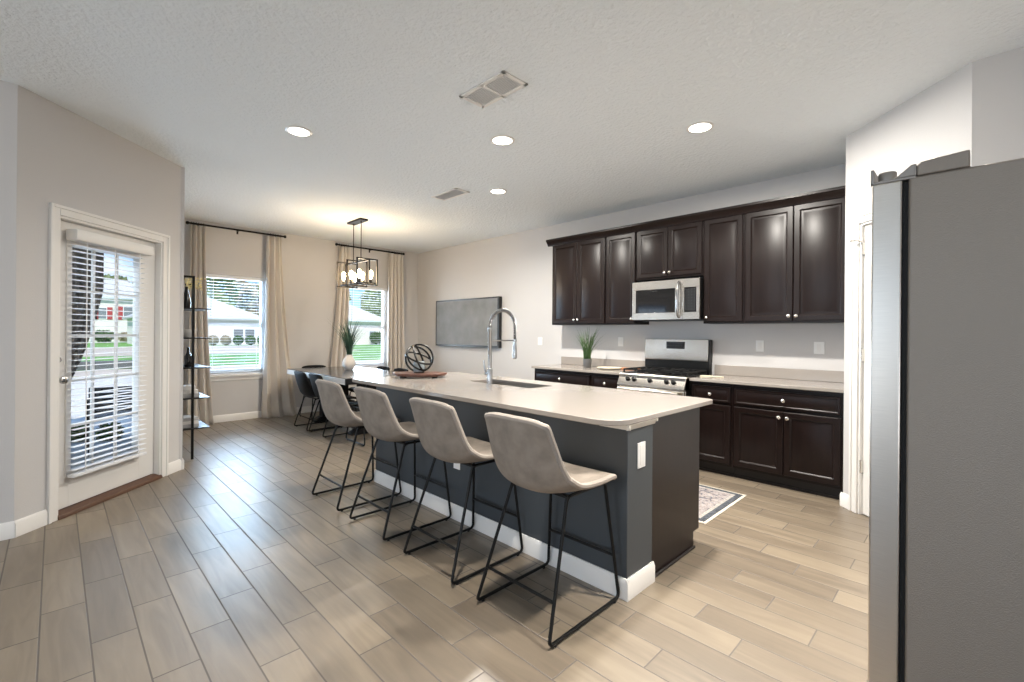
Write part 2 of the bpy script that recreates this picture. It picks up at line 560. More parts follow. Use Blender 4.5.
def casing(name, origin, rotz, x0, x1, ztop, w=.07, jamb=.12, recess=0):
    mb = MB()
    prof = [(0, 0), (-.010, 0), (-.018, w * .35), (-.018, w), (0, w)]
    # stepped flat casing: side legs and head, thicker outer band
    for a, b_ in ((x0 - w, x0), (x1, x1 + w)):
        mb.box(a, b_, -.014, 0, 0, ztop + w)
        c = (a, a + .022) if a < x0 else (b_ - .022, b_)
        mb.box(c[0], c[1], -.022, -.012, 0, ztop + w)
    mb.box(x0, x1, -.014, 0, ztop, ztop + w)
    mb.box(x0 - w + .022, x1 + w - .022, -.022, -.012, ztop + w - .022, ztop + w)
    # jambs
    mb.box(x0 - .001, x0 + .016, -.002, jamb, 0, ztop)
    mb.box(x1 - .016, x1 + .001, -.002, jamb, 0, ztop)
    mb.box(x0, x1, -.002, jamb, ztop - .016, ztop + .001)
    o = mb.build(name, M['trim'], bevel=.003, seg=2)
    o.location = (origin[0], origin[1], 0)
    o.rotation_euler = (0, 0, rotz)
    return struct(o)
PDS = (PD[0] + .015 * math.sin(A45), PD[1] - .015 * math.sin(A45))
casing('trim_1', PDS, 3 * A45, .287, 1.243, 2.146)
casing('trim_2', PP, -A45, .157, .903, 2.188)

# ---- patio door
d1 = thing('door_1', 'white patio door with a full-height divided glass light', None, (PDS[0], PDS[1], 0), 3 * A45, kind='structure')
GX0, GX1, GZ0, GZ1 = .425, 1.055, .29, 1.97
lf = MB()
lf.box(.305, GX0, .05, .092, .045, 2.128); lf.box(GX1, 1.225, .05, .092, .045, 2.128)
lf.box(GX0, GX1, .05, .092, .045, GZ0); lf.box(GX0, GX1, .05, .092, GZ1, 2.128)
lf.build('door_leaf', M['door'], d1, bevel=.002)
lt = MB()
for a, b_, c, d in ((GX0 - .03, GX0 + .012, GZ0 - .03, GZ1 + .03), (GX1 - .012, GX1 + .03, GZ0 - .03, GZ1 + .03), (GX0, GX1, GZ0 - .03, GZ0 + .012), (GX0, GX1, GZ1 - .012, GZ1 + .03)):
    lt.box(a, b_, .042, .1, c, d)
lt.build('light_frame', M['door'], d1, bevel=.004)
mu = MB()
for k in (1, 2):
    x = GX0 + (GX1 - GX0) * k / 3
    mu.box(x - .009, x + .009, .062, .080, GZ0, GZ1)
for k in range(1, 5):
    z = GZ0 + (GZ1 - GZ0) * k / 5
    mu.box(GX0, GX1, .063, .079, z - .009, z + .009)
mu.build('muntins', M['door'], d1)
MB().box(GX0, GX1, .069, .073, GZ0, GZ1).build('glass_pane', M['glass'], d1)
MB().lathe([(.024, .05), (.024, .044), (.018, .04), (.012, .036), (.012, .014), (.022, .008), (.027, -.004), (.025, -.016), (.014, -.022)][::-1], (.328, 0, .98), 20, 'y').build('knob', M['chrome'], d1)
MB().lathe([(.023, .05), (.023, .042), (.022, .034), (.02, .028)][::-1], (.328, 0, 1.125), 20, 'y').build('deadbolt', M['chrome'], d1)
th = MB().prism([(-.022, 0), (.13, 0), (.13, .03), (.04, .040), (-.012, .026), (-.022, .012)], .289, 1.241, 'x').build('trim_3', M['wood_sill'])
th.location = (PDS[0], PDS[1], 0); th.rotation_euler = (0, 0, 3 * A45); struct(th)
# blind on the door
bl = thing('venetian_blind', 'white slatted blind with a valance hanging on the patio door', 'blind', (PDS[0], PDS[1], 0), 3 * A45)
BX0, BX1 = .395, 1.06
v_ = MB().prism([(-.045, 1.99), (.035, 1.99), (.035, 2.07), (-.045, 2.07), (-.05, 2.062), (-.05, 1.998)], BX0 - .02, BX1 + .02, 'x').build('valance', M['trim'], bl, bevel=.004)
sl = MB()
nsl = 40
for k in range(nsl):
    z = .315 + k * (1.96 - .315) / (nsl - 1)
    Mx = Matrix.Translation((0, .004, z)) @ Matrix.Rotation(math.radians(-1), 4, 'X')
    sl.add([(BX0, -.024, 0), (BX1, -.024, 0), (BX1, 0, .003), (BX0, 0, .003), (BX1, .024, 0), (BX0, .024, 0),
            (BX0, -.024, -.0025), (BX1, -.024, -.0025), (BX1, 0, .0005), (BX0, 0, .0005), (BX1, .024, -.0025), (BX0, .024, -.0025)],
           [(0, 1, 2, 3), (3, 2, 4, 5), (6, 9, 8, 7), (9, 11, 10, 8), (0, 6, 7, 1), (5, 4, 10, 11), (0, 3, 9, 6), (3, 5, 11, 9), (1, 7, 8, 2), (2, 8, 10, 4)], Mx)
sl.build('slats', M['blind'], bl)
MB().box(BX0, BX1, -.022, .03, .262, .285).build('bottom_rail', M['blind'], bl, bevel=.004)
ld = MB()
for x in (BX0 + .09, (BX0 + BX1) / 2, BX1 - .09):
    ld.box(x - .004, x + .004, -.022, -.0205, .28, 2.0)
ld.build('ladder_cord', M['blind'], bl)

# ---- pantry door
d2 = thing('door_2', 'white pantry door half hidden by the refrigerator', None, (PP[0], PP[1], 0), -A45, kind='structure')
pd = MB()
pd.box(.176, .884, .02, .055, .01, 2.17)
dl = pd.build('door_leaf', M['door'], d2)
pm = MB()
for z0_, z1_ in ((.22, .95), (1.1, 2.02)):
    for x0_, x1_ in ((.27, .50), (.56, .79)):
        pm.ringpanel(x0_, x1_, z0_, z1_, .02, [(0, .018), (.012, .012), (.022, .012), (.045, .018)])
pm.build('raised_panels', M['door'], d2)
for z in (.36, 1.2, 2.0):
    MB().box(.170, .180, .004, .02, z - .045, z + .045).lathe([(.006, -.048), (.006, .048)], (.173, .004, z), 10).build('hinge', M['nickel'], d2)
MB().tube([(.173, .004, 2.055), (.173, -.03, 2.06), (.15, -.055, 2.06)], .005, 8).lathe([(.009, -.006), (.009, .006)], (.148, -.057, 2.06), 10, 'x').build('door_stop', M['nickel'], d2)
MB().lathe([(.026, .02), (.012, .012), (.012, -.02), (.025, -.03), (.025, -.045), (.012, -.052)][::-1], (.82, 0, .95), 18, 'y').build('knob', M['nickel'], d2)

# ---- dining windows
def window(name, lab, x0, x1, z0, z1):
    w = thing(name, lab, None, (XW, .877, 0), PI / 2, kind='structure')
    f = MB()
    y0, y1 = .055, .13
    t = .045
    f.box(x0, x0 + t, y0, y1, z0, z1); f.box(x1 - t, x1, y0, y1, z0, z1)
    f.box(x0, x1, y0, y1, z0, z0 + t); f.box(x0, x1, y0, y1, z1 - t, z1)
    zm = (z0 + z1) / 2
    f.box(x0, x1, y0 + .01, y1 - .01, zm - .028, zm + .028)
    f.box(x0 + t, x1 - t, y0 + .012, y1 - .03, z0 + t, z0 + t + .035)
    f.build('window_frame', M['vinyl'], w, bevel=.003)
    MB().box(x0 + t, x1 - t, .09, .094, z0 + t, z1 - t).build('glass_pane', M['glass'], w)
    s = MB()
    s.box(x0 - .04, x1 + .04, -.045, .06, z0 - .03, z0 + .004)
    s.box(x0 - .02, x1 + .02, -.016, 0, z0 - .085, z0 - .03)
    s.build('window_sill', M['trim'], w, bevel=.004)
    return w
window('window_1', 'white single-hung dining window nearer the bookcase', .63, 1.45, .69, 2.17)
window('window_2', 'white single-hung dining window behind the chandelier', 2.77, 3.56, .69, 2.17)
def window_blind(lab, x0, x1, z0, z1, wand):
    b = thing('venetian_blind', lab, 'blind', (XW, .877, 0), PI / 2)
    MB().box(x0 + .006, x1 - .006, .002, .05, z1 - .055, z1 - .003).build('headrail', M['blind'], b, bevel=.003)
    s = MB()
    n_ = int((z1 - z0 - .1) / .043)
    for k in range(n_):
        z = z0 + .04 + k * .043
        s.box(x0 + .008, x1 - .008, .003, .049, z - .0012, z + .0012)
    s.build('slats', M['blind'], b)
    MB().box(x0 + .008, x1 - .008, .004, .048, z0 + .008, z0 + .026).build('bottom_rail', M['blind'], b)
    c = MB()
    for x in (x0 + .12, x1 - .12):
        c.box(x - .002, x + .002, .0015, .0025, z0 + .02, z1 - .05)
    c.build('ladder_cord', M['blind'], b)
    MB().tube([(wand, -.012, z1 - .05), (wand, -.014, z1 - .62)], .004, 6).build('tilt_wand', M['frame_g'], b)
window_blind('open white slatted blind in the dining window nearer the bookcase', .63, 1.45, .69, 2.17, .72)
window_blind('open white slatted blind in the dining window behind the chandelier', 2.77, 3.56, .69, 2.17, 2.86)

# windows of the living room behind the camera (only frames and panes)
def big_window(name, lab, org, rot, x0, x1, z0, z1):
    w = thing(name, lab, None, (org[0], org[1], 0), rot, kind='structure')
    f = MB()
    t = .05
    xm = (x0 + x1) / 2
    for a, b_, c, d in ((x0, x0 + t, z0, z1), (x1 - t, x1, z0, z1), (xm - .04, xm + .04, z0, z1), (x0, x1, z0, z0 + t), (x0, x1, z1 - t, z1)):
        f.box(a, b_, .04, .1, c, d)
    f.build('window_frame', M['vinyl'], w)
    MB().box(x0 + t, x1 - t, .112, .116, z0 + t, z1 - t).build('glass_pane', M['glass'], w)
big_window('window_3', 'sliding glass door behind the camera', (4.6, -5.0), PI, 1.3, 4.0, .1, 2.4)
big_window('window_4', 'second sliding glass door behind the camera', (4.6, -5.0), PI, 5.5, 8.2, .1, 2.4)
big_window('window_5', 'wide living room window beside the camera', (4.5, 1.4), -PI / 2, 1.6, 4.4, .5, 2.4)

# ------------------------------------------------------------------ cabinets
DOOR_RINGS = lambda y: [(0, y + .005), (.005, y), (.046, y), (.054, y + .005), (.058, y + .011), (.066, y + .011), (.086, y + .004)]
DRAW_RINGS = lambda y: [(0, y + .004), (.004, y), (.016, y), (.022, y + .005), (.028, y + .005), (.040, y + .001)]
def knob_mb(x, y, z):
    return MB().lathe([(.007, 0), (.006, -.010), (.009, -.014), (.0155, -.020), (.016, -.026), (.011, -.031), (.004, -.0325)][::-1], (x, y, z), 16, 'y')
def cab_door(parent, x0, x1, z0, z1, knob):
    d = MB().ringpanel(x0, x1, z0, z1, -.001, DOOR_RINGS(-.02)).build('door', M['espresso'], parent, angle=25)
    if knob:
        knob_mb(knob[0], -.02, knob[1]).build('knob', M['nickel'], d)
    return d
def cab_drawer(parent, x0, x1, z0, z1, knobs):
    d = MB().ringpanel(x0, x1, z0, z1, -.001, DRAW_RINGS(-.02)).build('drawer', M['espresso'], parent, angle=25)
    for kx in knobs:
        knob_mb(kx, -.02, (z0 + z1) / 2).build('knob', M['nickel'], d)
    return d
UF, UB, ZB, ZT = 4.805, 5.113, 1.459, 2.562
def wall_cab(lab, x0, x1, z0, doors):
    t = thing('wall_cabinet', lab, 'cabinet', (x0, UF, z0))
    w, h = x1 - x0, ZT - z0
    MB().box(0, w, 0, UB - UF, 0, h).build('carcass', M['espresso'], t, bevel=.0015)
    g = .012
    if doors == 2:
        m_ = w / 2
        cab_door(t, g, m_ - .002, .018, h - .03, (m_ - .030, .062))
        cab_door(t, m_ + .002, w - g, .018, h - .03, (m_ + .030, .062))
    else:
        kx = w - g - .03 if doors == 'R' else g + .03
        cab_door(t, g, w - g, .018, h - .03, (kx, .062))
wall_cab('espresso double-door wall cabinet at the far left end of the upper row', -4.065, -3.205, ZB, 2)
wall_cab('narrow espresso single-door wall cabinet left of the microwave', -3.203, -2.787, ZB, 'R')
wall_cab('short espresso double-door wall cabinet above the microwave', -2.785, -2.003, 1.966, 2)
wall_cab('narrow espresso single-door wall cabinet right of the microwave', -2.001, -1.602, ZB, 'L')
wall_cab('wide espresso double-door wall cabinet at the pantry end of the upper row', -1.600, -.752, ZB, 2)
cm = thing('crown_molding', 'dark espresso crown moulding along the tops of the upper cabinets', 'molding', (-4.065, UF, ZT - .03))
cp = [(0, 0), (-.024, 0), (-.028, .012), (-.036, .03), (-.055, .052), (-.066, .062), (-.066, .085), (0, .085)]
MB().prism([(p[0] - .0005, p[1]) for p in cp], -.066, 3.313, 'x').build('front_run', M['espresso'], cm)
MB().prism([(p[0] - .0005, p[1]) for p in cp], 0, .306, 'y').build('left_return', M['espresso'], cm)

BF, BB = 4.515, 5.11
def base_cab(lab, x0, x1, drawers, doors, kn):
    t = thing('base_cabinet', lab, 'cabinet', (x0, BF, 0))
    w = x1 - x0
    MB().box(0, w, 0, BB - BF, .10, .882).build('carcass', M['espresso'], t)
    MB().box(.0, w, .06, .075, 0, .10).box(0, w, .046, .06, 0, .018).build('toe_kick', M['espresso_in'], t)
    g = .016
    n_ = drawers
    for k in range(n_):
        a, b_ = g + (w - 2 * g) * k / n_, g + (w - 2 * g) * (k + 1) / n_
        cab_drawer(t, a + .002, b_ - .002, .70, .846, [(a + b_) / 2])
    if doors == 2:
        m_ = w / 2
        cab_door(t, g, m_ - .002, .125, .675, (m_ - .032, .625))
        cab_door(t, m_ + .002, w - g, .125, .675, (m_ + .032, .625))
    else:
        cab_door(t, g, w - g, .125, .675, None if kn is None else (kn, .625))
base_cab('espresso base cabinet at the far left under the potted grass', -4.115, -3.203, 1, 2, 0)
base_cab('narrow espresso base cabinet left of the gas range', -3.201, -2.79, 1, 1, .37)
base_cab('narrow espresso base cabinet right of the gas range', -1.993, -1.600, 1, 1, .05)
base_cab('wide espresso double-door base cabinet next to the pantry corner', -1.598, -.742, 1, 2, 0)
def counter(lab, x0, x1):
    t = thing('countertop', lab, 'countertop', (x0, 4.47, .884))
    w = x1 - x0
    MB().box(0, w, 0, 5.112 - 4.47, 0, .030).build('slab', M['quartz'], t, bevel=.004)
    MB().box(0, w, .622, .641, .0305, .135).build('backsplash', M['quartz'], t, bevel=.003)
counter('pale quartz countertop left of the gas range holding the potted grass', -4.135, -2.786)
counter('pale quartz countertop right of the gas range up to the pantry corner', -1.997, -.735)

# ---- range
rg = thing('gas_range', 'stainless steel gas range with black grates between the counters', 'range', (-2.786, 4.42, 0))
RW = .762
MB().box(0, RW, .03, .67, .06, .905).build('body', M['steel_h'], rg, bevel=.003)
MB().box(.02, RW - .02, .06, .6, 0, .06).build('base', M['black_en'], rg)
MB().box(.004, RW - .004, -.005, .03, .07, .20).build('storage_drawer', M['steel_h'], rg, bevel=.006)
od = MB().box(.004, RW - .004, -.012, .03, .215, .775).build('oven_door', M['steel_h'], rg, bevel=.006)
MB().box(.09, RW - .09, -.0145, -.010, .30, .62).build('oven_window', M['black_gl'], od)
hb = MB().tube([(.04, -.058, .752), (RW - .04, -.058, .752)], .017, 12)
for x in (.075, RW - .075):
    hb.box(x - .012, x + .012, -.055, -.012, .740, .764)
hb.build('handle', M['steel'], od)
MB().prism([(.028, .785), (.12, .785), (.12, .915), (.055, .915), (-.012, .80), (-.012, .785)], 0, RW, 'x').build('control_panel', M['steel_h'], rg, bevel=.003)
MB().box(.008, RW - .008, .062, .60, .912, .924).build('cooktop', M['black_en'], rg, bevel=.004)
tilt = math.atan2(.067, .115)
for x in (.12, .195, .381, .567, .642):
    Mk = Matrix.Translation((x, .018, .852)) @ Matrix.Rotation(-tilt, 4, 'X')
    kb = MB().lathe([(.024, 0), (.024, -.006), (.020, -.010), (.018, -.032), (.012, -.036)][::-1], (0, 0, 0), 18, 'y', Mk)
    kb.box(-.004, .004, -.040, -.030, -.018, .018, Mk)
    kb.build('knob', M['black_en'], rg)
for (bx, by, r) in ((.17, .20, .045), (.17, .46, .04), (.381, .33, .05), (.592, .20, .05), (.592, .46, .036)):
    MB().lathe([(r, 0), (r, .010), (r * .8, .014), (r * .8, .020), (r * .3, .022)], (bx, by, .923), 20).build('burner', M['iron'], rg)
def grate(x0, x1):
    g = MB()
    y0, y1, z = .085, .58, .955
    t = .006
    for x in (x0, x1): g.box(x - t, x + t, y0, y1, z - .008, z + .006)
    for y in (y0, (y0 + y1) / 2, y1): g.box(x0, x1, y - t, y + t, z - .008, z + .006)
    xm = (x0 + x1) / 2
    g.box(xm - t, xm + t, y0, y0 + .09, z - .006, z + .006); g.box(xm - t, xm + t, y1 - .09, y1, z - .006, z + .006)
    g.box(xm - t, xm + t, (y0 + y1) / 2 - .07, (y0 + y1) / 2 + .07, z - .006, z + .006)
    for y in ((y0 * 3 + y1) / 4, (y0 + 3 * y1) / 4):
        g.box(x0, x0 + .065, y - t, y + t, z - .006, z + .006); g.box(x1 - .065, x1, y - t, y + t, z - .006, z + .006)
    for x in (x0, x1):
        for y in (y0 + .01, y1 - .01, (y0 + y1) / 2):
            g.box(x - .008, x + .008, y - .008, y + .008, .922, z)
    g.build('grate', M['iron'], rg)
grate(.025, .255); grate(.272, .490); grate(.507, .737)
MB().box(0, RW, .600, .672, .905, 1.055).build('backguard_base', M['black_en'], rg)
bgd = MB().prism([(.590, 1.05), (.676, 1.04), (.676, 1.29), (.606, 1.29), (.588, 1.07)], 0, RW - .012, 'x').build('backguard', M['steel_h'], rg, bevel=.004)
MB().prism([(.592, 1.04), (.674, 1.04), (.674, 1.287), (.610, 1.287)], RW - .012, RW + .004, 'x').build('end_cap', M['black_en'], rg)
dsp = MB().box(.275, .485, .588, .604, 1.18, 1.262, Matrix.Translation((0, .001, 0))).build('display', M['black_gl'], rg)
MB().box(.288, .472, .5868, .5885, 1.192, 1.25).build('display_print', M['print'], dsp)

# ---- microwave
mw = thing('microwave', 'stainless over-the-range microwave mounted under the short wall cabinet', 'microwave', (-2.782, 4.72, 1.505))
MWW, MWH = .778, .428
MB().box(0, MWW, .022, .39, 0, MWH).build('body', M['black_en'], mw, bevel=.003)
mdr = MB()
mdr.box(0, .60, -.012, .021, .335, MWH); mdr.box(0, .60, -.012, .021, 0, .075)
mdr.box(0, .045, -.012, .021, .075, .335); mdr.box(.515, .60, -.012, .021, .075, .335)
md = mdr.build('door', M['steel_h'], mw, bevel=.002)
MB().box(.045, .515, -.008, .02, .075, .335).build('door_window', M['black_gl'], md)
MB().tube([(.560, -.014, .02), (.560, -.045, .045), (.560, -.056, .12), (.560, -.058, .21), (.560, -.056, .30), (.560, -.045, .375), (.560, -.014, .40)], [.012, .014, .016, .016, .016, .014, .012], 12).build('handle', M['chrome'], md)
fp = MB()
fp.box(.602, MWW, -.012, .021, .335, MWH); fp.box(.602, MWW, -.012, .021, 0, .075); fp.box(.745, MWW, -.012, .021, .075, .335); fp.box(.602, .615, -.012, .021, .075, .335)
fp.build('front_frame', M['steel_h'], mw, bevel=.002)
cpn = MB().box(.615, .745, -.010, .021, .075, .335).build('control_panel', M['black_gl'], mw)
MB().box(.628, .732, -.0112, -.0095, .09, .32).build('keypad_print', M['print'], cpn)
MB().box(.225, .305, -.0095, -.0075, .312, .320).build('badge', M['print'], md)
MB().box(.05, MWW - .05, .10, .36, -.010, .001).build('vent_grille', M['black_en'], mw)

# ------------------------------------------------------------------ island
il = thing('kitchen_island', 'long grey-painted island with a dark wood end panel under the pale quartz top', 'island', (-2.5, 2.5, 0))
ox, oy = 2.5, -2.5
IX0, IX1 = -3.80, -1.232
OUTX, OUTZ = -2.617, .388
MB().box(IX0 + ox, IX1 + ox, 2.055 + oy, 2.31 + oy, 0, .883).build('knee_wall', M['island'], il, bevel=.003)
cprof = [(2.311 + oy, 0), (2.86 + oy, 0), (2.86 + oy, .10), (2.94 + oy, .10), (2.94 + oy, .883), (2.311 + oy, .883)]
ic = MB().prism(cprof, IX0 + ox, -3.25 + ox, 'x').prism(cprof, -2.36 + ox, -1.244 + ox, 'x')
ic.prism(cprof[:4] + [(2.94 + oy, .60), (2.311 + oy, .60)], -3.25 + ox, -2.36 + ox, 'x')
ic.box(-3.25 + ox, -2.36 + ox, 2.922 + oy, 2.94 + oy, .60, .883)
ic.build('cabinet_body', M['espresso'], il)
for k in range(6):
    w_ = (2.53 - .02) / 6
    a = IX0 + ox + .01 + k * w_
    Mr = Matrix.Translation((0, 2.9405 + oy, 0)) @ Matrix.Rotation(PI, 4, 'Z')
    d = MB().ringpanel(-(a + w_ - .003), -(a + .003), .125, .84, -.001, DOOR_RINGS(-.02), Mr).build('door', M['espresso'], il, angle=25)
    MB().lathe([(.007, 0), (.006, .010), (.0155, .020), (.016, .026), (.004, .0325)], (a + (w_ - .035 if k % 2 == 0 else .035), 2.9605 + oy, .78), 14, 'y').build('knob', M['nickel'], d)
bb = MB()
bp = [(0, 0), (-.015, 0), (-.015, .085), (-.006, .105), (0, .105)]
bb.prism([(p[0] + 2.0545 + oy, p[1]) for p in bp], IX0 + ox, IX1 + ox + .0148, 'x')
bb.prism([(-p[0] + IX1 + ox + .0005, p[1]) for p in bp], 2.0388 + oy, 2.318 + oy, 'y')
bb.build('baseboard', M['trim'], il)
MB().box(-1.2435 + ox, -1.231 + ox, 2.319 + oy, 2.865 + oy, 0, .016).build('shoe_molding', M['espresso_in'], il, bevel=.004)
cp2 = [(0, 0), (-.004, 0), (-.006, .006), (-.013, .020), (-.015, .028), (0, .028)]
tr = MB().prism([(p[0] + 2.0545 + oy, p[1] + .855) for p in cp2], -1.40 + ox, IX1 + ox + .0148, 'x')
tr.prism([(-p[0] + IX1 + ox + .0005, p[1] + .855) for p in cp2], 2.0388 + oy, 2.325 + oy, 'y')
tr.prism([(.0006 + IX1 + ox, 2.3255 + oy), (.015 + IX1 + ox, 2.3255 + oy), (.010 + IX1 + ox, 2.35 + oy), (.0006 + IX1 + ox, 2.365 + oy)], .868, .883, 'z')
tr.build('cap_molding', M['cream'], il)
ou = MB().box(IX1 + .0005 + ox, IX1 + .006 + ox, 2.145 + oy, 2.222 + oy, .642, .775).build('outlet', M['white'], il, bevel=.002)
MB().box(IX1 + .0058 + ox, IX1 + .0085 + ox, 2.166 + oy, 2.201 + oy, .66, .762).build('receptacle', M['white'], ou, bevel=.001)
ou = MB().box(OUTX - .035 + ox, OUTX + .035 + ox, 2.048 + oy, 2.0545 + oy, OUTZ - .025, OUTZ + .025).build('outlet', M['white'], il, bevel=.002)
MB().box(OUTX - .02 + ox, OUTX + .02 + ox, 2.045 + oy, 2.049 + oy, OUTZ - .015, OUTZ + .015).build('receptacle', M['white'], ou, bevel=.001)

SX0, SX1, SY0, SY1 = -3.18, -2.43, 2.62, 2.895
CX0, CX1, CY0, CY1 = -4.03, -1.216, 1.922, 3.11
def rrect(x0, x1, y0, y1, r, n=6, rc=None):
    P = []
    q = r if rc is None else rc
    for (cx_, cy_, a0, r) in ((x1 - q, y0 + q, -PI / 2, q), (x1 - r, y1 - r, 0, r), (x0 + r, y1 - r, PI / 2, r), (x0 + r, y0 + r, PI, r)):
        for k in range(n + 1):
            a = a0 + PI / 2 * k / n
            P.append((cx_ + r * math.cos(a), cy_ + r * math.sin(a)))
    return P
ct = thing('island_countertop', 'long pale quartz island top with rounded corners and a sink cutout', 'countertop', (-2.6, 2.5, .884))
def slab_with_hole(outer, inner, z0, z1, dx, dy):
    n_ = len(outer)
    mb = MB()
    vs, fs = [], []
    for z in (z0, z1):
        vs += [(p[0] - dx, p[1] - dy, z) for p in outer]
        vs += [(p[0] - dx, p[1] - dy, z) for p in inner]
    for k in range(n_):
        j = (k + 1) % n_
        o0, i0, o1, i1 = 0, n_, 2 * n_, 3 * n_
        fs.append((o1 + k, o1 + j, i1 + j, i1 + k))
        fs.append((o0 + j, o0 + k, i0 + k, i0 + j))
        fs.append((o0 + k, o0 + j, o1 + j, o1 + k))
        fs.append((i0 + j, i0 + k, i1 + k, i1 + j))
    return mb.add(vs, fs)
slab_with_hole(rrect(CX0, CX1, CY0, CY1, .04, rc=.15), rrect(SX0, SX1, SY0, SY1, .03), 0, .030, -2.6, 2.5).build('slab', M['quartz'], ct, bevel=.004)
sk = thing('undermount_sink', 'steel undermount sink set into the island top behind the faucet', 'sink', (-2.78, 2.81, .67))
bs = MB()
for (m_, z) in ((.012, .212), (0.0, .20), (-.012, .012), (-.03, 0)):
    pass
outer = rrect(SX0 - .02, SX1 + .02, SY0 - .02, SY1 + .02, .04)
rings = [(outer, .213), (rrect(SX0 - .004, SX1 + .004, SY0 - .004, SY1 + .004, .032), .213), (rrect(SX0 + .004, SX1 - .004, SY0 + .004, SY1 - .004, .03), .03), (rrect(SX0 + .03, SX1 - .03, SY0 + .03, SY1 - .03, .02), .012)]
vs, fs = [], []
n_ = len(outer)
for poly, z in rings:
    vs += [(p[0] + 2.78, p[1] - 2.81, z) for p in poly]
for i in range(len(rings) - 1):
    for k in range(n_):
        j = (k + 1) % n_
        fs.append((i * n_ + k, i * n_ + j, (i + 1) * n_ + j, (i + 1) * n_ + k))
fs.append(tuple(range((len(rings) - 1) * n_, len(rings) * n_)))
MB().add(vs, fs).build('basin', M['steel_sink'], sk, angle=30)
MB().lathe([(.045, .013), (.045, .016), (.03, .016), (.028, .0135)], (0, 0, 0), 20).build('drain', M['chrome'], sk)

fa = thing('spring_faucet', 'tall chrome spring-neck faucet standing on the island by the sink', 'faucet', (-2.81, 2.535, .914))
MB().lathe([(.030, 0), (.030, .006), (.024, .010), (.024, .13), (.022, .135), (.0165, .14), (.0165, .445), (.019, .45), (.019, .47), (.012, .475)], (0, 0, 0), 20).build('body', M['chrome'], fa)
lv = MB().tube([(-.02, 0, .09), (-.05, 0, .09)], .013, 12)
lv.tube([(-.045, 0, .09), (-.058, -.004, .13), (-.066, -.006, .20)], [.009, .007, .006], 10)
lv.build('lever', M['chrome'], fa)
# spring arc in +y
RA = .145
path = [(0, 0, .46 + .005 * k) for k in range(3)]
ZC = .475
arc = [(0, RA - RA * math.cos(a), ZC + RA * math.sin(a)) for a in [PI * k / 40 for k in range(41)]]
down = [(0, 2 * RA, ZC - .02 * k) for k in range(1, 7)]
center = path + arc + down
MB().tube(center, .009, 8).build('inner_hose', M['black_mt'], fa)
def along(c, s):
    i = min(int(s * (len(c) - 1)), len(c) - 2)
    f = s * (len(c) - 1) - i
    a, b_ = Vector(c[i]), Vector(c[i + 1])
    return a.lerp(b_, f), (b_ - a).normalized()
hel = []
turns, N_ = 44, 44 * 9
for k in range(N_ + 1):
    p, t = along(center, k / N_)
    u = Vector((1, 0, 0)); w = t.cross(u)
    a = 2 * PI * turns * k / N_
    hel.append(p + (u * math.cos(a) + w * math.sin(a)) * .0145)
MB().tube(hel, .0033, 6).build('spring', M['chrome'], fa)
MB().lathe([(.012, 0), (.019, .006), (.021, .05), (.018, .09), (.014, .125), (.014, .15)], (0, 2 * RA, .205), 18).build('spray_head', M['chrome'], fa)
am = MB().tube([(0, .014, .365), (0, 2 * RA, .365)], .006, 10)
am.lathe([(.020, -.008), (.020, .008)], (0, 2 * RA, .365), 16)
am.build('support_arm', M['chrome'], fa)

# ---- tray, orb, candle
TC = Vector((-3.745, 2.47, .914))
ang = math.atan2(Rt.y, Rt.x)
ty = thing('serving_board', 'reddish live-edge wooden board on small feet lying on the island', 'tray', TC, ang)
poly = []
for k in range(40):
    a = 2 * PI * k / 40
    r_ = 1 + .035 * math.sin(3 * a + .6) + .02 * math.sin(7 * a)
    poly.append((.255 * r_ * math.cos(a), .155 * r_ * math.sin(a)))
MB().prism([(p[0] * .94, p[1] * .94) for p in poly], .014, .026, 'z').prism(poly, .026, .044, 'z').build('board', M['tray'], ty, bevel=.004)
for x, y in ((-.15, -.06), (.15, -.06), (-.15, .06), (.15, .06)):
    MB().lathe([(.018, 0), (.02, .0138)], (x, y, 0), 12).build('foot', M['black_wd'], ty)
ob = thing('metal_orb', 'black openwork metal orb around a grey candle on the wooden board', 'ornament', TC + Vector((0, 0, .0445)), ang)
RO = .130
for k, (ax, an) in enumerate((((1, 0, 0), 88), ((0, 1, 0), 68), ((1, 1, .2), 58), ((.5, 1, 0), 24))):
    Q = Matrix.Rotation(math.radians(an), 4, Vector(ax).normalized())
    pts = [Q @ Vector((RO * math.cos(2 * PI * j / 48), RO * math.sin(2 * PI * j / 48), 0)) + Vector((0, 0, RO + .008)) for j in range(48)]
    MB().tube(pts, .0092, 6, closed=True).build('hoop', M['black_mt'], ob)
MB().lathe([(.05, 0), (.05, .006), (.02, .008)], (0, 0, .0), 20).build('base', M['black_mt'], ob)
tag(MB().lathe([(.048, 0), (.052, .004), (.052, .092), (.048, .098), (.01, .096)], (0, 0, 0), 24).tube([(0, 0, .095), (.002, 0, .108)], .0015, 6).build('pillar_candle', M['candle']), 'squat grey pillar candle inside the black metal orb', 'candle').location = TC + Vector((0, 0, .053))

# ------------------------------------------------------------------ seats
def lerp_profile(prof, v):
    n = len(prof) - 1
    i = min(int(v * n), n - 1)
    f = v * n - i
    p0, p1, p2, p3 = prof[max(i - 1, 0)], prof[i], prof[i + 1], prof[min(i + 2, n)]
    out = []
    for a, b_, c, d in zip(p0, p1, p2, p3):
        out.append(.5 * (2 * b_ + (c - a) * f + (2 * a - 5 * b_ + 4 * c - d) * f * f + (3 * b_ - a - 3 * c + d) * f ** 3))
    return out
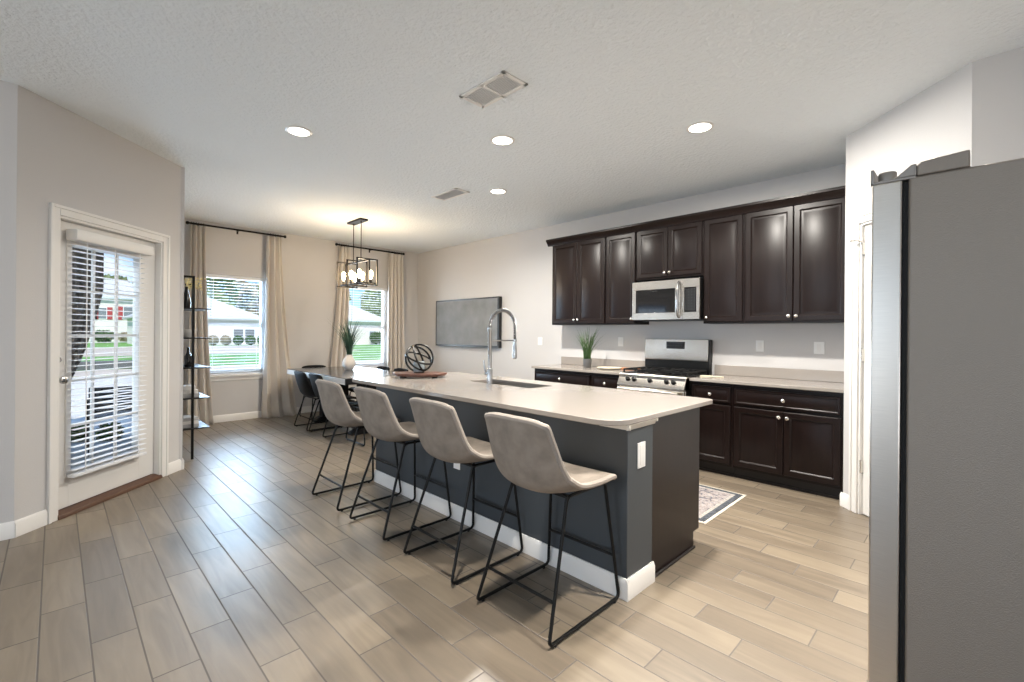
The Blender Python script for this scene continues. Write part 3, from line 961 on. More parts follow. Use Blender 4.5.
# columns: y, z, half width, side curl (forward/up)
STOOL = [(.262, .606, .205, .004), (.21, .624, .226, .006), (.09, .610, .236, .022), (-.04, .598, .240, .045), (-.135, .604, .240, .072),
         (-.200, .638, .234, .080), (-.236, .718, .222, .066), (-.258, .822, .208, .048), (-.274, .912, .197, .030), (-.280, .952, .192, .020)]
def shell_fn(prof, zoff=0, zs=1.0):
    def fn(u, v):
        y, z, hw, curl = lerp_profile(prof, v)
        y2, z2, _, _ = lerp_profile(prof, min(1, v + .02)); y1, z1, _, _ = lerp_profile(prof, max(0, v - .02))
        ty_, tz_ = y2 - y1, z2 - z1
        L_ = math.hypot(ty_, tz_) or 1
        ny, nz = tz_ / L_, -ty_ / L_           # inward: up over the seat, forward on the back
        s = 2 * u - 1
        # rounded outline at front edge and at the top
        k = 1.0
        if v > .93: k = 1 - .07 * ((v - .93) / .07) ** 2
        if v < .05: k = 1 - .10 * ((.05 - v) / .05) ** 2
        c = curl * abs(s) ** 2.6
        x = s * hw * k
        drop = 0
        if v > .9: drop = -.018 * abs(s) ** 4 * (v - .9) / .1
        return (x, y + ny * c, (z + nz * c + drop) * zs + zoff)
    return fn
def seat_shell(parent, prof, m, seam, zoff, zs, name='seat_shell'):
    sh = MB().grid(shell_fn(prof, zoff, zs), 17, 34).build(name, m, parent, solid=.028, subsurf=1)
    fn = shell_fn(prof, zoff, zs)
    e = [fn(0, j / 33) for j in range(34)] + [fn(i / 16, 1) for i in range(1, 17)] + [fn(1, 1 - j / 33) for j in range(1, 34)] + [fn(1 - i / 16, 0) for i in range(1, 16)]
    if seam:
        MB().tube(e, .0148, 8, closed=True).build('piping', seam, sh)
    return sh
def sled_frame(parent, hx, ytop, xt, zt, rest, r=.0085, y0=-.275, y1=.266, yf=.22):
    for s in (-1, 1):
        c = .03
        pts = [(s * xt, ytop, zt)]
        a, b_ = Vector((s * xt, ytop, zt)), Vector((s * hx, y0, r + .006))
        b2, a2 = Vector((s * hx, y1, r + .006)), Vector((s * xt, yf, zt))
        def corner(p, q, t_, n=6):
            p1 = q + (p - q).normalized() * c; p2 = q + (t_ - q).normalized() * c
            return [p1.lerp(q, k / n).lerp(q.lerp(p2, k / n), k / n) for k in range(n + 1)]
        pts = [a] + corner(a, b_, b2) + corner(b_, b2, a2) + corner(b2, a2, a)[:1] + corner(b2, a2, a) + corner(a2, a, b_)
        MB().tube(pts, r, 8).build('leg_frame', M['black_mt'], parent)
        for y in (y0 + .04, y1 - .04):
            MB().lathe([(.008, 0), (.009, .010)], (s * hx, y, 0), 10).build('glide', M['rubber'], parent)
    for (side, z) in rest:
        f = (z - r) / (zt - r)
        x = hx + (xt - hx) * f
        y = (y0 + (ytop - y0) * f) if side < 0 else (y1 + (yf - y1) * f)
        MB().tube([(-x, y, z), (x, y, z)], r * .9, 8).build('footrest', M['black_mt'], parent)
def bar_stool():
    t = thing('bar_stool', '', 'bar stool')
    seat_shell(t, STOOL, M['suede'], M['seam'], 0, 1)
    sled_frame(t, .234, -.085, .175, .588, [(-1, .172), (1, .222)])
    MB().box(-.178, .178, -.085, -.065, .580, .592).box(-.178, .178, .185, .205, .580, .592).box(-.12, .12, -.07, .19, .586, .597).build('seat_support', M['black_mt'], t)
    return t
st0 = bar_stool()
SL = ['grey suede bar stool nearest the camera, at the outlet end of the island',
      'grey suede bar stool second from the outlet end of the island',
      'grey suede bar stool third from the outlet end of the island',
      'grey suede bar stool farthest along the island, beside the dining table']
for k, x in enumerate((-1.495, -2.17, -2.885, -3.56)):
    o = st0 if k == 0 else copy_tree(st0)
    o.location = (x, 1.762, 0)
    o['label'] = SL[k]
    o['group'] = 'bar stools along the island'

DCH = [(.235, .445, .205, .004), (.19, .462, .222, .006), (.08, .452, .230, .02), (-.05, .445, .235, .04), (-.14, .452, .238, .065),
       (-.20, .490, .235, .075), (-.232, .565, .226, .062), (-.256, .655, .212, .045), (-.275, .745, .198, .03), (-.282, .800, .190, .02)]
def dining_chair():
    t = thing('dining_chair', '', 'dining chair')
    seat_shell(t, DCH, M['leather'], None, 0, 1)
    sled_frame(t, .225, -.12, .19, .425, [], y0=-.25, y1=.24, yf=.19)
    MB().box(-.19, .19, -.12, -.10, .418, .430).box(-.19, .19, .17, .19, .418, .430).build('seat_support', M['black_mt'], t)
    return t
dc0 = dining_chair()
DL = [((-6.52, 2.64), 0, 'black dining chair on the near side of the table, closer to the windows'),
      ((-6.02, 2.65), 0, 'black dining chair on the near side of the table, beside the farthest bar stool'),
      ((-7.29, 2.98), -PI / 2, 'black dining chair at the head of the table by the windows'),
      ((-5.27, 2.80), PI / 2, 'black dining chair at the table end facing the windows, partly behind the island'),
      ((-6.62, 3.44), PI, 'black dining chair on the far side of the table, behind the white vase'),
      ((-6.09, 3.44), PI, 'black dining chair on the far side of the table, closer to the island')]
for k, ((x, y), a, lab) in enumerate(DL):
    o = dc0 if k == 0 else copy_tree(dc0)
    o.location = (x, y, 0)
    o.rotation_euler = (0, 0, a)
    o['label'] = lab
    o['group'] = 'black chairs around the dining table'

# ---- table
TX0, TX1, TY0, TY1 = -7.42, -5.42, 2.52, 3.56
tb = thing('dining_table', 'dark-topped rectangular dining table with pale edge on black trestle pedestals', 'table', ((TX0 + TX1) / 2, (TY0 + TY1) / 2, 0))
hx, hy = (TX1 - TX0) / 2, (TY1 - TY0) / 2
MB().box(-hx + .004, hx, -hy + .004, hy - .004, .762, .7705).build('tabletop', M['table'], tb, bevel=.003)
MB().box(-hx, hx - .02, -hy, hy, .690, .7618).build('edge_band', M['table_e'], tb, bevel=.004)
MB().box(hx - .0195, hx, -hy, hy, .690, .7618).build('end_board', M['black_wd'], tb, bevel=.003)
for x in (-.50, .70):
    pd_ = MB().box(x - .07, x + .07, -.20, .20, .07, .690).build('pedestal', M['black_wd'], tb, bevel=.01)
    MB().prism([(-.32, 0), (.32, 0), (.32, .03), (.22, .075), (-.22, .075), (-.32, .03)], x - .06, x + .06, 'x').build('foot', M['black_wd'], pd_, bevel=.006)
MB().box(-.43, .63, -.03, .03, .22, .30).build('stretcher', M['black_wd'], tb, bevel=.005)

# ---- grass plants
def grass_mb(n, h, spread, r0, base_z, w=.006, seed=1):
    rnd = random.Random(seed)
    mb = MB()
    for k in range(n):
        a = rnd.uniform(0, 2 * PI)
        hh = h * rnd.uniform(.6, 1.0)
        sp = spread * rnd.uniform(.15, 1.0)
        b0 = Vector((math.cos(a + 1) * r0 * rnd.random(), math.sin(a + 1) * r0 * rnd.random(), base_z))
        d = Vector((math.cos(a), math.sin(a), 0))
        side = Vector((-d.y, d.x, 0))
        pts = []
        for j in range(6):
            f = j / 5
            p = b0 + d * (sp * f ** 1.7) + Vector((0, 0, hh * (f - .12 * f ** 3)))
            ww = w * (1 - f ** 2) * (.6 + .4 * rnd.random()) + .0006
            pts.append((p - side * ww, p - d * ww * .5, p + side * ww))
        vs = [q for t in pts for q in t]
        fs = []
        for j in range(5):
            for c in (0, 1):
                fs.append((3 * j + c, 3 * j + c + 1, 3 * j + c + 4, 3 * j + c + 3))
        mb.add(vs, fs)
    return mb
vs_ = thing('potted_grass', 'white ceramic vase of dark grass standing on the dining table', 'plant', (-6.62, 3.13, .771))
MB().lathe([(.052, 0), (.062, .008), (.088, .05), (.098, .095), (.088, .145), (.06, .19), (.045, .215), (.047, .232), (.040, .232), (.036, .20)], (0, 0, 0), 28).build('vase', M['pot_w'], vs_)
grass_mb(95, .68, .36, .03, .19, .007, 3).build('blades', M['leaf_d'], vs_)
gp = thing('potted_grass', 'small green grass plant in a dark pot on the kitchen counter', 'plant', (-3.47, 4.80, .9145))
MB().lathe([(.046, 0), (.050, .005), (.058, .10), (.058, .112), (.050, .112), (.048, .09)], (0, 0, 0), 24).build('pot', M['frame_g'], gp)
grass_mb(62, .50, .27, .045, .09, .0058, 5).build('blades', M['leaf'], gp)
tag(MB().lathe([(.10, .0), (.135, .012), (.15, .016), (.147, .02), (.10, .008)], (0, 0, 0), 28).build('plate', M['cream_w']), 'shallow cream plate on the counter beside the potted grass', 'plate').location = (-3.16, 4.82, .9145)
tag(MB().box(-.11, .11, -.05, .05, 0, .018).box(-.02, .02, .049, .12, .004, .014).build('cutting_board', M['orange'], bevel=.004), 'small orange-brown wooden board beside the range on the left counter', 'cutting board').location = (-2.94, 4.93, .9145)
sp_ = tag(MB().prism(rrect(-.06, .06, -.04, .04, .03), 0, .012, 'z').box(.055, .17, -.012, .012, .002, .012).build('spoon_rest', M['cream_w'], bevel=.003), 'flat cream spoon rest on the counter right of the range', 'spoon rest')
sp_.location = (-1.93, 4.72, .9145)

# ---- wall plates
def plate(name, lab, x, z, w, kind):
    t = thing(name, lab, 'outlet' if kind == 'outlet' else 'switch', (x, YW, z))
    MB().box(-w / 2, w / 2, -.006, 0, -.058, .058).build('plate', M['white'], t, bevel=.002)
    n_ = 1
    for k in range(n_):
        c = (k - (n_ - 1) / 2) * .046
        MB().box(c - .017, c + .017, -.009, -.0055, -.034, .034).build('receptacle' if kind == 'outlet' else 'rocker', M['trim'], t, bevel=.001)
plate('light_switch', 'white switch plate on the wall between television and upper cabinets', -4.555, 1.228, .085, 'switch')
plate('wall_outlet', 'white wall outlet between the potted grass and the range', -3.18, 1.245, .075, 'outlet')
plate('wall_outlet', 'white wall outlet just right of the range above the counter', -1.55, 1.232, .075, 'outlet')
plate('wall_outlet', 'white wall outlet near the pantry corner above the counter', -1.035, 1.226, .085, 'outlet')

# ---- television
tv = thing('television', 'wide flat grey-screened television with black bezel on the dining room wall', 'television', (-6.245, YW, 1.52))
MB().box(-.86, .86, -.062, -.001, -.415, .415).build('housing', M['frame_b'], tv, bevel=.003)
fb = MB()
for a, b_, c, d in ((-.86, -.84, -.415, .415), (.825, .86, -.415, .415), (-.84, .825, -.415, -.385), (-.84, .825, .392, .415)):
    fb.box(a, b_, -.070, -.0622, c, d)
fb.build('bezel', M['frame_b'], tv, bevel=.001)
MB().box(-.84, .825, -.066, -.0625, -.385, .392).build('screen', M['canvas'], tv)

# ------------------------------------------------------------------ chandelier
ch = thing('chandelier', 'dark metal chandelier of three open rectangles with glowing bulbs over the dining table', 'chandelier', (-6.16, 3.02, 0))
MB().box(-.20, .20, -.06, .06, H - .028, H - .001).build('canopy', M['bronze'], ch, bevel=.003)
for x in (-.115, .115):
    MB().tube([(x, 0, H - .03), (x, 0, 2.33)], .006, 8).lathe([(.011, -.01), (.011, .01)], (x, 0, H - .035), 12).build('rod', M['bronze'], ch)
t = .0085
for x in (-.30, 0, .30):
    f = MB()
    f.box(x - t, x + t, -.155, .155, 2.335, 2.352); f.box(x - t, x + t, -.155, .155, 1.985, 2.002)
    f.box(x - t, x + t, -.155, -.138, 1.985, 2.352); f.box(x - t, x + t, .138, .155, 1.985, 2.352)
    f.build('frame', M['bronze'], ch)
br = MB().box(-.36, .36, -.008, .008, 2.318, 2.334).box(-.36, .36, -.008, .008, 2.003, 2.019)
for y in (-.085, .085):
    br.box(-.36, .36, y - .006, y + .006, 2.002, 2.016)
    for x in (-.36, .36):
        pass
br.box(-.368, -.352, -.091, .091, 2.002, 2.016).box(.352, .368, -.091, .091, 2.002, 2.016)
br.box(-.368, -.352, -.008, .008, 2.003, 2.334).box(.352, .368, -.008, .008, 2.003, 2.334)
br.build('crossbar', M['bronze'], ch)
for x in (-.24, 0, .24):
    for y in (-.085, .085):
        xx = x
        so = MB().lathe([(.015, 0), (.017, .004), (.017, .055), (.013, .06)], (xx, y, 2.016), 14).build('socket', M['bronze'], ch)
        MB().lathe([(.012, 0), (.016, .02), (.026, .055), (.030, .08), (.024, .105), (.010, .122), (.003, .126)], (xx, y, 2.077), 14).build('bulb', M['bulb'], so)
light('chandelier_glow', 'POINT', 55, (0, 0, 2.13), None, (1, .76, .48), parent=ch, shadow_soft_size=.16)

# ---- recessed lights
def downlight(lab, x, y, power, cone=180):
    t = thing('recessed_light', lab, 'ceiling light', (x, y, H), group='recessed ceiling lights')
    MB().lathe([(.098, -.001), (.098, -.006), (.088, -.010), (.078, -.008), (.078, -.001)], (0, 0, 0), 32, caps=False).build('trim_ring', M['trim'], t)
    MB().lathe([(.078, -.001), (.076, -.005), (.03, -.006)], (0, 0, 0), 28).build('lens', M['can'], t)
    light('downlight_beam', 'AREA', power, (0, 0, -.016), (0, 0, -1), (1, .95, .87), .13, .13, parent=t, spread=math.radians(cone))
downlight('glowing recessed ceiling light above the bar stools, leftmost of the four', -3.751, 1.348, 5, 130)
downlight('glowing recessed ceiling light above the island, between the two ceiling vents', -2.724, 2.577, 12)
downlight('glowing recessed ceiling light in front of the wide upper cabinet, rightmost of the four', -1.478, 3.457, 84, 178)
downlight('glowing recessed ceiling light farthest back, near the upper cabinets far left end', -3.732, 3.468, 79, 164)

downlight('recessed ceiling light above the nearest bar stool, just out of the frame', -1.478, 1.348, 16, 85)
downlight('added recessed light, unseen, brightening the floor between island and refrigerator', -.45, 2.35, 38, 92)  # extra downlight placed to brighten the floor right of the island

# ---- ceiling vents
def vent(lab, cx_, cy_, w, d, dark, split):
    t = thing('ceiling_vent', lab, 'vent', (cx_, cy_, H))
    f = MB()
    b_ = .026
    f.box(-w / 2, w / 2, -d / 2, -d / 2 + b_, -.010, -.001); f.box(-w / 2, w / 2, d / 2 - b_, d / 2, -.010, -.001)
    f.box(-w / 2, -w / 2 + b_, -d / 2, d / 2, -.010, -.001); f.box(w / 2 - b_, w / 2, -d / 2, d / 2, -.010, -.001)
    if split: f.box(-.01, .01, -d / 2, d / 2, -.010, -.001)
    f.build('frame', M['trim'], t, bevel=.002)
    MB().box(-w / 2 + .02, w / 2 - .02, -d / 2 + .02, d / 2 - .02, -.0025, -.001).build('duct_shade_plate', M['vent_l' if split else 'vent_d'], t)  # flat plate; its pale or dark tone stands in for duct shade
    s = MB()
    n_ = int((d - 2 * b_) / .013)
    for k in range(n_):
        y = -d / 2 + b_ + (k + .5) * (d - 2 * b_) / n_
        Mx = Matrix.Translation((0, y, -.007)) @ Matrix.Rotation(math.radians(dark), 4, 'X')
        s.box(-w / 2 + b_, w / 2 - b_, -.006, .006, -.0007, .0007, Mx)
    s.build('louvers', M['trim'], t)
vent('large white louvered ceiling vent toward the camera', -2.21, 2.0, .43, .215, 20, True)
vent('small louvered ceiling vent near the dining area', -4.21, 3.17, .46, .20, 60, False)

# ------------------------------------------------------------------ curtains
def rod(lab, y0, y1):
    x, z = XW + .085, 2.845
    t = thing('curtain_rod', lab, 'curtain rod', (x, (y0 + y1) / 2, z))
    h = (y1 - y0) / 2
    MB().tube([(0, -h, 0), (0, h, 0)], .0135, 10).build('pole', M['bronze'], t)
    for s in (-1, 1):
        MB().lathe([(.013, -.012), (.021, -.006), (.024, .008), (.021, .02), (.008, .026)], (0, s * (h + .012), 0), 16, 'y').build('finial', M['bronze'], t)
    for y in (-h + .12, 0, h - .12):
        MB().box(-.084, .004, y - .006, y + .006, -.014, -.008).box(-.084, -.078, y - .012, y + .012, -.05, .02).build('bracket', M['bronze'], t)
rod('dark curtain rod above the window nearer the bookcase', 1.30, 2.56)
rod('dark curtain rod above the window behind the chandelier', 3.42, 4.71)
def curtain(lab, top, bot, folds, seed, mid=None, ztop=2.821, zbot=.006):
    t0, t1 = top; b0, b1 = bot
    rnd = random.Random(seed)
    ph = rnd.uniform(0, 6)
    def fn(u, v):
        z = zbot + (ztop - zbot) * v
        g = (1 - v)
        y0 = t0 + (b0 - t0) * g ** 1.6; y1 = t1 + (b1 - t1) * g ** 1.6
        y = y0 + (y1 - y0) * (u + .018 * math.sin(2 * PI * folds * u * 2 + ph))
        amp = .034 + .022 * g
        x = XW + .092 + amp * math.sin(2 * PI * folds * u + ph + .5 * math.sin(3 * v)) + .010 * math.sin(2 * PI * folds * .5 * u + 4 * v)
        if v < .05: x += .05 * (1 - v / .05) ** 2
        return (x, y, z)
    o = MB().grid(fn, folds * 14 + 1, 30).build('curtain', M['curtain'], solid=.004, angle=180)
    for k in range(folds * 2):
        yr = t0 + (t1 - t0) * (k + .5) / (folds * 2)
        MB().tube([(XW + .085 + .0215 * math.cos(a * PI / 9), yr, 2.845 + .0215 * math.sin(a * PI / 9)) for a in range(18)], .0026, 6, closed=True).build('ring', M['bronze'], o)
    return tag(o, lab, 'curtain', 'beige dining room curtains')
curtain('beige floor-length curtain at the bookcase side of the first dining window', (1.325, 1.50), (1.29, 1.61), 3, 1)
curtain('beige curtain pooling on the floor between window and head of dining table', (2.31, 2.53), (2.26, 2.80), 3, 2)
curtain('beige curtain left of the window behind the chandelier', (3.45, 3.64), (3.22, 3.56), 3, 3)
curtain('beige curtain right of the window behind the chandelier, by the room corner', (4.40, 4.70), (4.36, 4.76), 4, 4)

# ------------------------------------------------------------------ bookcase and what stands on it
bk = thing('bookcase', 'tall open black metal bookcase with thin shelves behind the patio wall corner', 'bookcase', (-6.02, .89, 0))
for x in (.27, -.32):
    f = MB()
    for y in (.035, .13):
        f.box(x - .011, x + .011, y - .011, y + .011, 0, 1.91)
    f.box(x - .011, x + .011, .024, .141, 1.89, 1.912)
    f.build('side_frame', M['black_mt'], bk, bevel=.001)
SHZ = (.325, .640, .957, 1.268, 1.578)
for z in SHZ:
    MB().prism([(.02, z - .012), (.285, z - .012), (.285, z - .004), (.275, z), (.02, z)], -.345, .295, 'x').build('shelf', M['black_wd'], bk, bevel=.001)
def lay(name, lab, cat, mb, m, x, y, z, rot=0, group=None):
    o = tag(mb.build(name, m, bevel=.002), lab, cat, group)
    o.location = (x, y, z); o.rotation_euler = (0, 0, rot)
    return o
z = SHZ[0]
for k, (w_, d_, h_, c) in enumerate(((.24, .17, .035, 'book_g'), (.23, .16, .03, 'book_w'), (.20, .15, .035, 'book_g'))):
    lay('book', ['grey book at the bottom of the stack on the lowest shelf', 'pale book in the middle of the stack on the lowest shelf', 'grey book on top of the stack on the lowest shelf'][k],
        'book', MB().box(-w_ / 2, w_ / 2, -d_ / 2, d_ / 2, 0, h_), M[c], -5.90, 1.0, z + .0005, .03 * k, 'books lying on the bookcase shelves')
    z += h_ + .0008
z = SHZ[1]
for k, (w_, d_, h_, c) in enumerate(((.24, .17, .04, 'book_g'), (.22, .16, .035, 'book_w'), (.19, .13, .04, 'book_w'))):
    lay('book', ['grey book at the bottom of the stack on the second shelf up', 'pale book in the middle of the stack on the second shelf up', 'pale book topping the stack on the second shelf up'][k],
        'book', MB().box(-w_ / 2, w_ / 2, -d_ / 2, d_ / 2, 0, h_), M[c], -5.90, 1.0, z + .0005, -.04 * k, 'books lying on the bookcase shelves')
    z += h_ + .0008
lay('bottle', 'dark slim bottle on the middle shelf of the bookcase', 'bottle', MB().lathe([(.03, 0), (.034, .006), (.034, .11), (.014, .15), (.012, .20), (.015, .205), (.012, .21)], (0, 0, 0), 18), M['black_gl'], -5.88, 1.0, SHZ[2] + .0005)
bw = lay('bowl', 'pale ornamental bowl on the bookcase shelf above the dark bottle', 'bowl', MB().lathe([(.03, 0), (.035, .006), (.075, .06), (.082, .09), (.076, .09), (.068, .06), (.03, .012)], (0, 0, 0), 24), M['book_w'], -5.90, 1.0, SHZ[3] + .0005)
fv_ = thing('flower_vase', 'dark curved vase of yellow blossoms on the top shelf of the bookcase', 'vase', (-5.90, .985, SHZ[4] + .0005))
MB().lathe([(.03, 0), (.036, .006), (.042, .06), (.03, .13), (.014, .20), (.012, .25), (.016, .262)], (0, 0, 0), 18).build('vase', M['black_en'], fv_)
MB().tube([(0, .012, .24), (0, .05, .27), (0, .055, .32), (0, .02, .345), (0, -.02, .33), (0, -.03, .29)], .006, 8).build('handle', M['black_en'], fv_)
bl_ = MB(); rnd = random.Random(11)
for k in range(46):
    c = Vector((rnd.uniform(-.08, .08), rnd.uniform(-.02, .15), .27 + rnd.uniform(-.07, .07)))
    bl_.lathe([(.003, -.008), (.009, -.003), (.010, .003), (.004, .008)], c, 7)
    bl_.tube([(0, 0, .25), c], .0015, 4)
bl_.build('blossoms', M['yellow'], fv_)

# ------------------------------------------------------------------ rug
rgx0, rgx1, rgy0, rgy1 = -2.75, -1.335, 3.27, 4.10
rug = thing('rug', 'faded blue and pink patterned rug on the kitchen floor behind the island', 'rug', ((rgx0 + rgx1) / 2, (rgy0 + rgy1) / 2, 0))
hx, hy = (rgx1 - rgx0) / 2, (rgy1 - rgy0) / 2
def ring_mb(ax, ay, bx, by, z0, z1):
    return MB().box(-ax, ax, -ay, -by, z0, z1).box(-ax, ax, by, ay, z0, z1).box(-ax, -bx, -by, by, z0, z1).box(bx, ax, -by, by, z0, z1)
MB().box(-hx + .09, hx - .09, -hy + .09, hy - .09, .001, .008).build('field', M['rug'], rug)
ring_mb(hx - .02, hy - .02, hx - .065, hy - .065, .001, .008).build('dark_border', M['rug_b'], rug)
ring_mb(hx - .065, hy - .065, hx - .09, hy - .09, .001, .008).build('pale_border', M['rug_p'], rug)
ring_mb(hx, hy - .0, hx - .02, hy - .02, .0005, .006).build('bound_edge', M['fringe'], rug)

# ------------------------------------------------------------------ refrigerator
fg = thing('refrigerator', 'tall stainless refrigerator with grey side at the right edge of the room', 'refrigerator', (-.211, 1.599, 0))
MB().box(.084, .80, .004, .906, .03, 1.762).build('cabinet_body', M['fr_side'], fg, bevel=.006)
MB().box(.10, .78, .02, .89, 0, .03).build('base', M['black_en'], fg)
def fr_door(y0, y1, z0, z1):
    pl = []
    n_ = 10
    # slightly bowed front
    for k in range(n_ + 1):
        f = k / n_
        pl.append((.012 - .012 * math.sin(PI * (.12 + .76 * f)) , y0 + (y1 - y0) * f))
    pl += [(.072, y1), (.072, y0)]
    return MB().prism(pl[::-1], z0, z1, 'z').build('door', M['steel'], fg, bevel=.004)
da = fr_door(.0, .452, .06, 1.757)
db = fr_door(.458, .91, .06, 1.757)
for d_, y in ((da, .415), (db, .495)):
    h_ = MB().tube([(-.034, y, .55), (-.034, y, 1.60)], .010, 10)
    for z in (.60, 1.55): h_.tube([(-.034, y, z), (.004, y, z)], .008, 8)
    h_.build('handle', M['steel'], d_)
MB().box(.073, .0835, .010, .90, .06, 1.752).build('gasket', M['gasket'], fg)
hc = MB().prism([(.10, 1.7625), (.200, 1.7625), (.200, 1.806), (.110, 1.800), (.10, 1.79)], .005, .20, 'y')
hc.build('hinge_cover', M['fr_side'], fg, bevel=.004)
hg = MB().box(.004, .012, .004, .075, 1.7575, 1.80).box(.004, .10, .004, .075, 1.7575, 1.765)
hg.prism([(.055, 1.765), (.10, 1.765), (.10, 1.795), (.09, 1.795)], .004, .06, 'y')
hg.build('hinge_bracket', M['hinge'], fg, bevel=.002)
MB().lathe([(.020, 1.765), (.021, 1.785), (.019, 1.79), (.008, 1.79)], (.038, .03, 0), 18).build('hinge_pin', M['hinge'], fg)

# ------------------------------------------------------------------ outside
def slab(name, x0, x1, y0, y1, z0, z1, m):
    return struct(MB().box(x0, x1, y0, y1, z0, z1).build(name, M[m]))
slab('floor_added_ground', -12, 70, -70, -5.2, -.6, -.3, 'tan')  # unseen ground added to neutralise blue skylight entering the living-room windows
slab('floor_added_ground', 4.7, 70, -5.2, 70, -.6, -.3, 'tan')
slab('floor_lawn', -140, -8.0, -60, 90, -.5, -.16, 'lawn')
struct(MB().prism([(-8.4, -6), (-4.5, -6), (-4.5, -.30), (-5.44, .70), (-5.44, .78), (-8.4, .78)], -.4, -.085, 'z').build('floor_patio', M['concrete']))
slab('floor_walkway', -20, -8.4, -12, 2.2, -.3, -.15, 'concrete')
slab('floor_sidewalk', -23, -20.2, -50, 80, -.3, -.148, 'tan')
slab('floor_street', -53, -35, -50, 17.5, -.3, -.147, 'tan')
def house(lab, x0, x1, y0, y1, hw, hr, ridge, wins, wm='siding', oh=.45, shutters=None):
    t = thing('house', lab, 'house', (x1, (y0 + y1) / 2, -.16))
    ox_, oy_ = -x1, -(y0 + y1) / 2
    MB().box(x0 + ox_, 0, y0 + oy_, y1 + oy_, 0, hw).build('walls', M[wm], t)
    a, b_, c, d = x0 + ox_ - oh, oh, y0 + oy_ - oh, y1 + oy_ + oh
    xm = (a + b_) / 2
    r0, r1 = ridge[0] + oy_, ridge[1] + oy_
    vs = [(a, c, hw), (b_, c, hw), (b_, d, hw), (a, d, hw), (a, c, hw + .2), (b_, c, hw + .2), (b_, d, hw + .2), (a, d, hw + .2), (xm, r0, hr), (xm, r1, hr)]
    fs = [(0, 3, 2, 1), (0, 1, 5, 4), (1, 2, 6, 5), (2, 3, 7, 6), (3, 0, 4, 7), (4, 5, 8), (5, 6, 9, 8), (6, 7, 9), (7, 4, 8, 9)]
    MB().add(vs, fs).build('roof', M['shingle'], t, angle=5)
    MB().box(b_ + .005, b_ + .03, c, d, hw, hw + .22).build('fascia', M['fascia'], t)
    for (wy, wz, ww, wh) in wins:
        y = wy + oy_
        f = MB().box(.002, .06, y - ww / 2 - .08, y + ww / 2 + .08, wz - .08, wz + wh + .08).build('window', M['vinyl'], t)
        MB().box(.061, .07, y - ww / 2, y + ww / 2, wz, wz + wh).build('pane', M['out_glass'], f)
        if shutters:
            for s in (-1, 1):
                MB().box(.002, .07, y + s * (ww / 2 + .35) - .26, y + s * (ww / 2 + .35) + .26, wz - .1, wz + wh + .1).build('shutter', M['red'], t)
    return t
house('white one-storey house with pale hipped roof seen through the window nearer the bookcase', -68, -56, 5.8, 16.2, 2.75, 5.6, (10.6, 11.8), [(14.0, .95, .9, .75), (15.1, .95, .9, .75), (9, .9, 1.2, 1.2)])
house('white one-storey house with pale hipped roof seen through the window behind the chandelier', -64, -52, 19.5, 29.2, 2.75, 6.0, (24.2, 25.0), [(27.6, 1.0, .9, .6), (24, .9, 1.2, 1.2)])
house('white two-storey house with red shutters seen through the patio door', -92, -80, -2.0, 12.0, 5.6, 8.6, (3, 7), [(2.95, 3.0, .8, 1.4), (4.3, 3.0, .8, 1.4), (6.9, 3.0, .9, 1.6)], shutters=True)

def leaf_ball(mb, c, r, n, s, rnd):
    for k in range(n):
        d = Vector((rnd.gauss(0, 1), rnd.gauss(0, 1), rnd.gauss(0, 1))).normalized()
        p = Vector(c) + Vector((d.x * r[0], d.y * r[1], d.z * r[2])) * rnd.uniform(.55, 1.0)
        a = Vector((rnd.gauss(0, 1), rnd.gauss(0, 1), rnd.gauss(0, 1))).normalized()
        b_ = a.cross(d)
        if b_.length < .05: continue
        b_.normalize()
        q = s * rnd.uniform(.6, 1.3)
        mb.add([p - a * q, p + b_ * q * .6, p + a * q, p - b_ * q * .6], [(0, 1, 2, 3)])
def tree(lab, seed, h, r, m, nb=9, leaves=260, ls=.42):
    rnd = random.Random(seed)
    t = thing('tree', lab, 'tree')
    tr_ = MB().tube([(0, 0, -.3), (.1, 0, h * .35), (-.05, .1, h * .7), (0, 0, h * .92)], [.28, .22, .14, .05], 8)
    for k in range(6):
        a = rnd.uniform(0, 2 * PI); z0_ = h * rnd.uniform(.3, .7)
        tr_.tube([(0, 0, z0_), (math.cos(a) * r * .6, math.sin(a) * r * .6, z0_ + h * .16)], [.09, .03], 6)
    tr_.build('trunk', M['trunk'], t)
    f = MB()
    for k in range(nb):
        a = rnd.uniform(0, 2 * PI)
        rr = r * rnd.uniform(.1, .6)
        z = h * rnd.uniform(.22, .95)
        q = r * rnd.uniform(.4, .62) * (1.1 - .5 * z / h)
        leaf_ball(f, (math.cos(a) * rr * (1.1 - .5 * z / h), math.sin(a) * rr * (1.1 - .5 * z / h), z), (q, q, q * .9), leaves, ls, rnd)
    f.build('crown', M[m], t, angle=180)
    return t
protos = [tree('dense green tree in the wood behind the neighbouring houses', 1, 8.4, 3.3, 'tree', 15, 300, .45),
          tree('olive-brown tree in the wood behind the neighbouring houses', 2, 8.8, 3.3, 'tree2', 15, 300, .45)]
for k, (x, y) in enumerate(((-74, 16), (-81.5, 20), (-74, 24), (-81.5, 28), (-74, 32), (-81.5, 36), (-74, 40), (-81.5, 44), (-74, 48), (-89.5, 24), (-89.5, 32), (-89.5, 40), (-89.5, 48), (-89.5, 16), (-97.5, 28), (-97.5, 36), (-97.5, 44))):
    q = k % 2
    o = protos[q] if k < 2 else copy_tree(protos[q])
    o.location = (x, y, -.3)
    o.rotation_euler = (0, 0, k * 1.3)
    s = (1.16, 1.08, 1.2, 1.12)[k % 4]
    o.scale = (s, s, s)
    o['group'] = 'green trees of the wood' if q == 0 else 'olive trees of the wood'
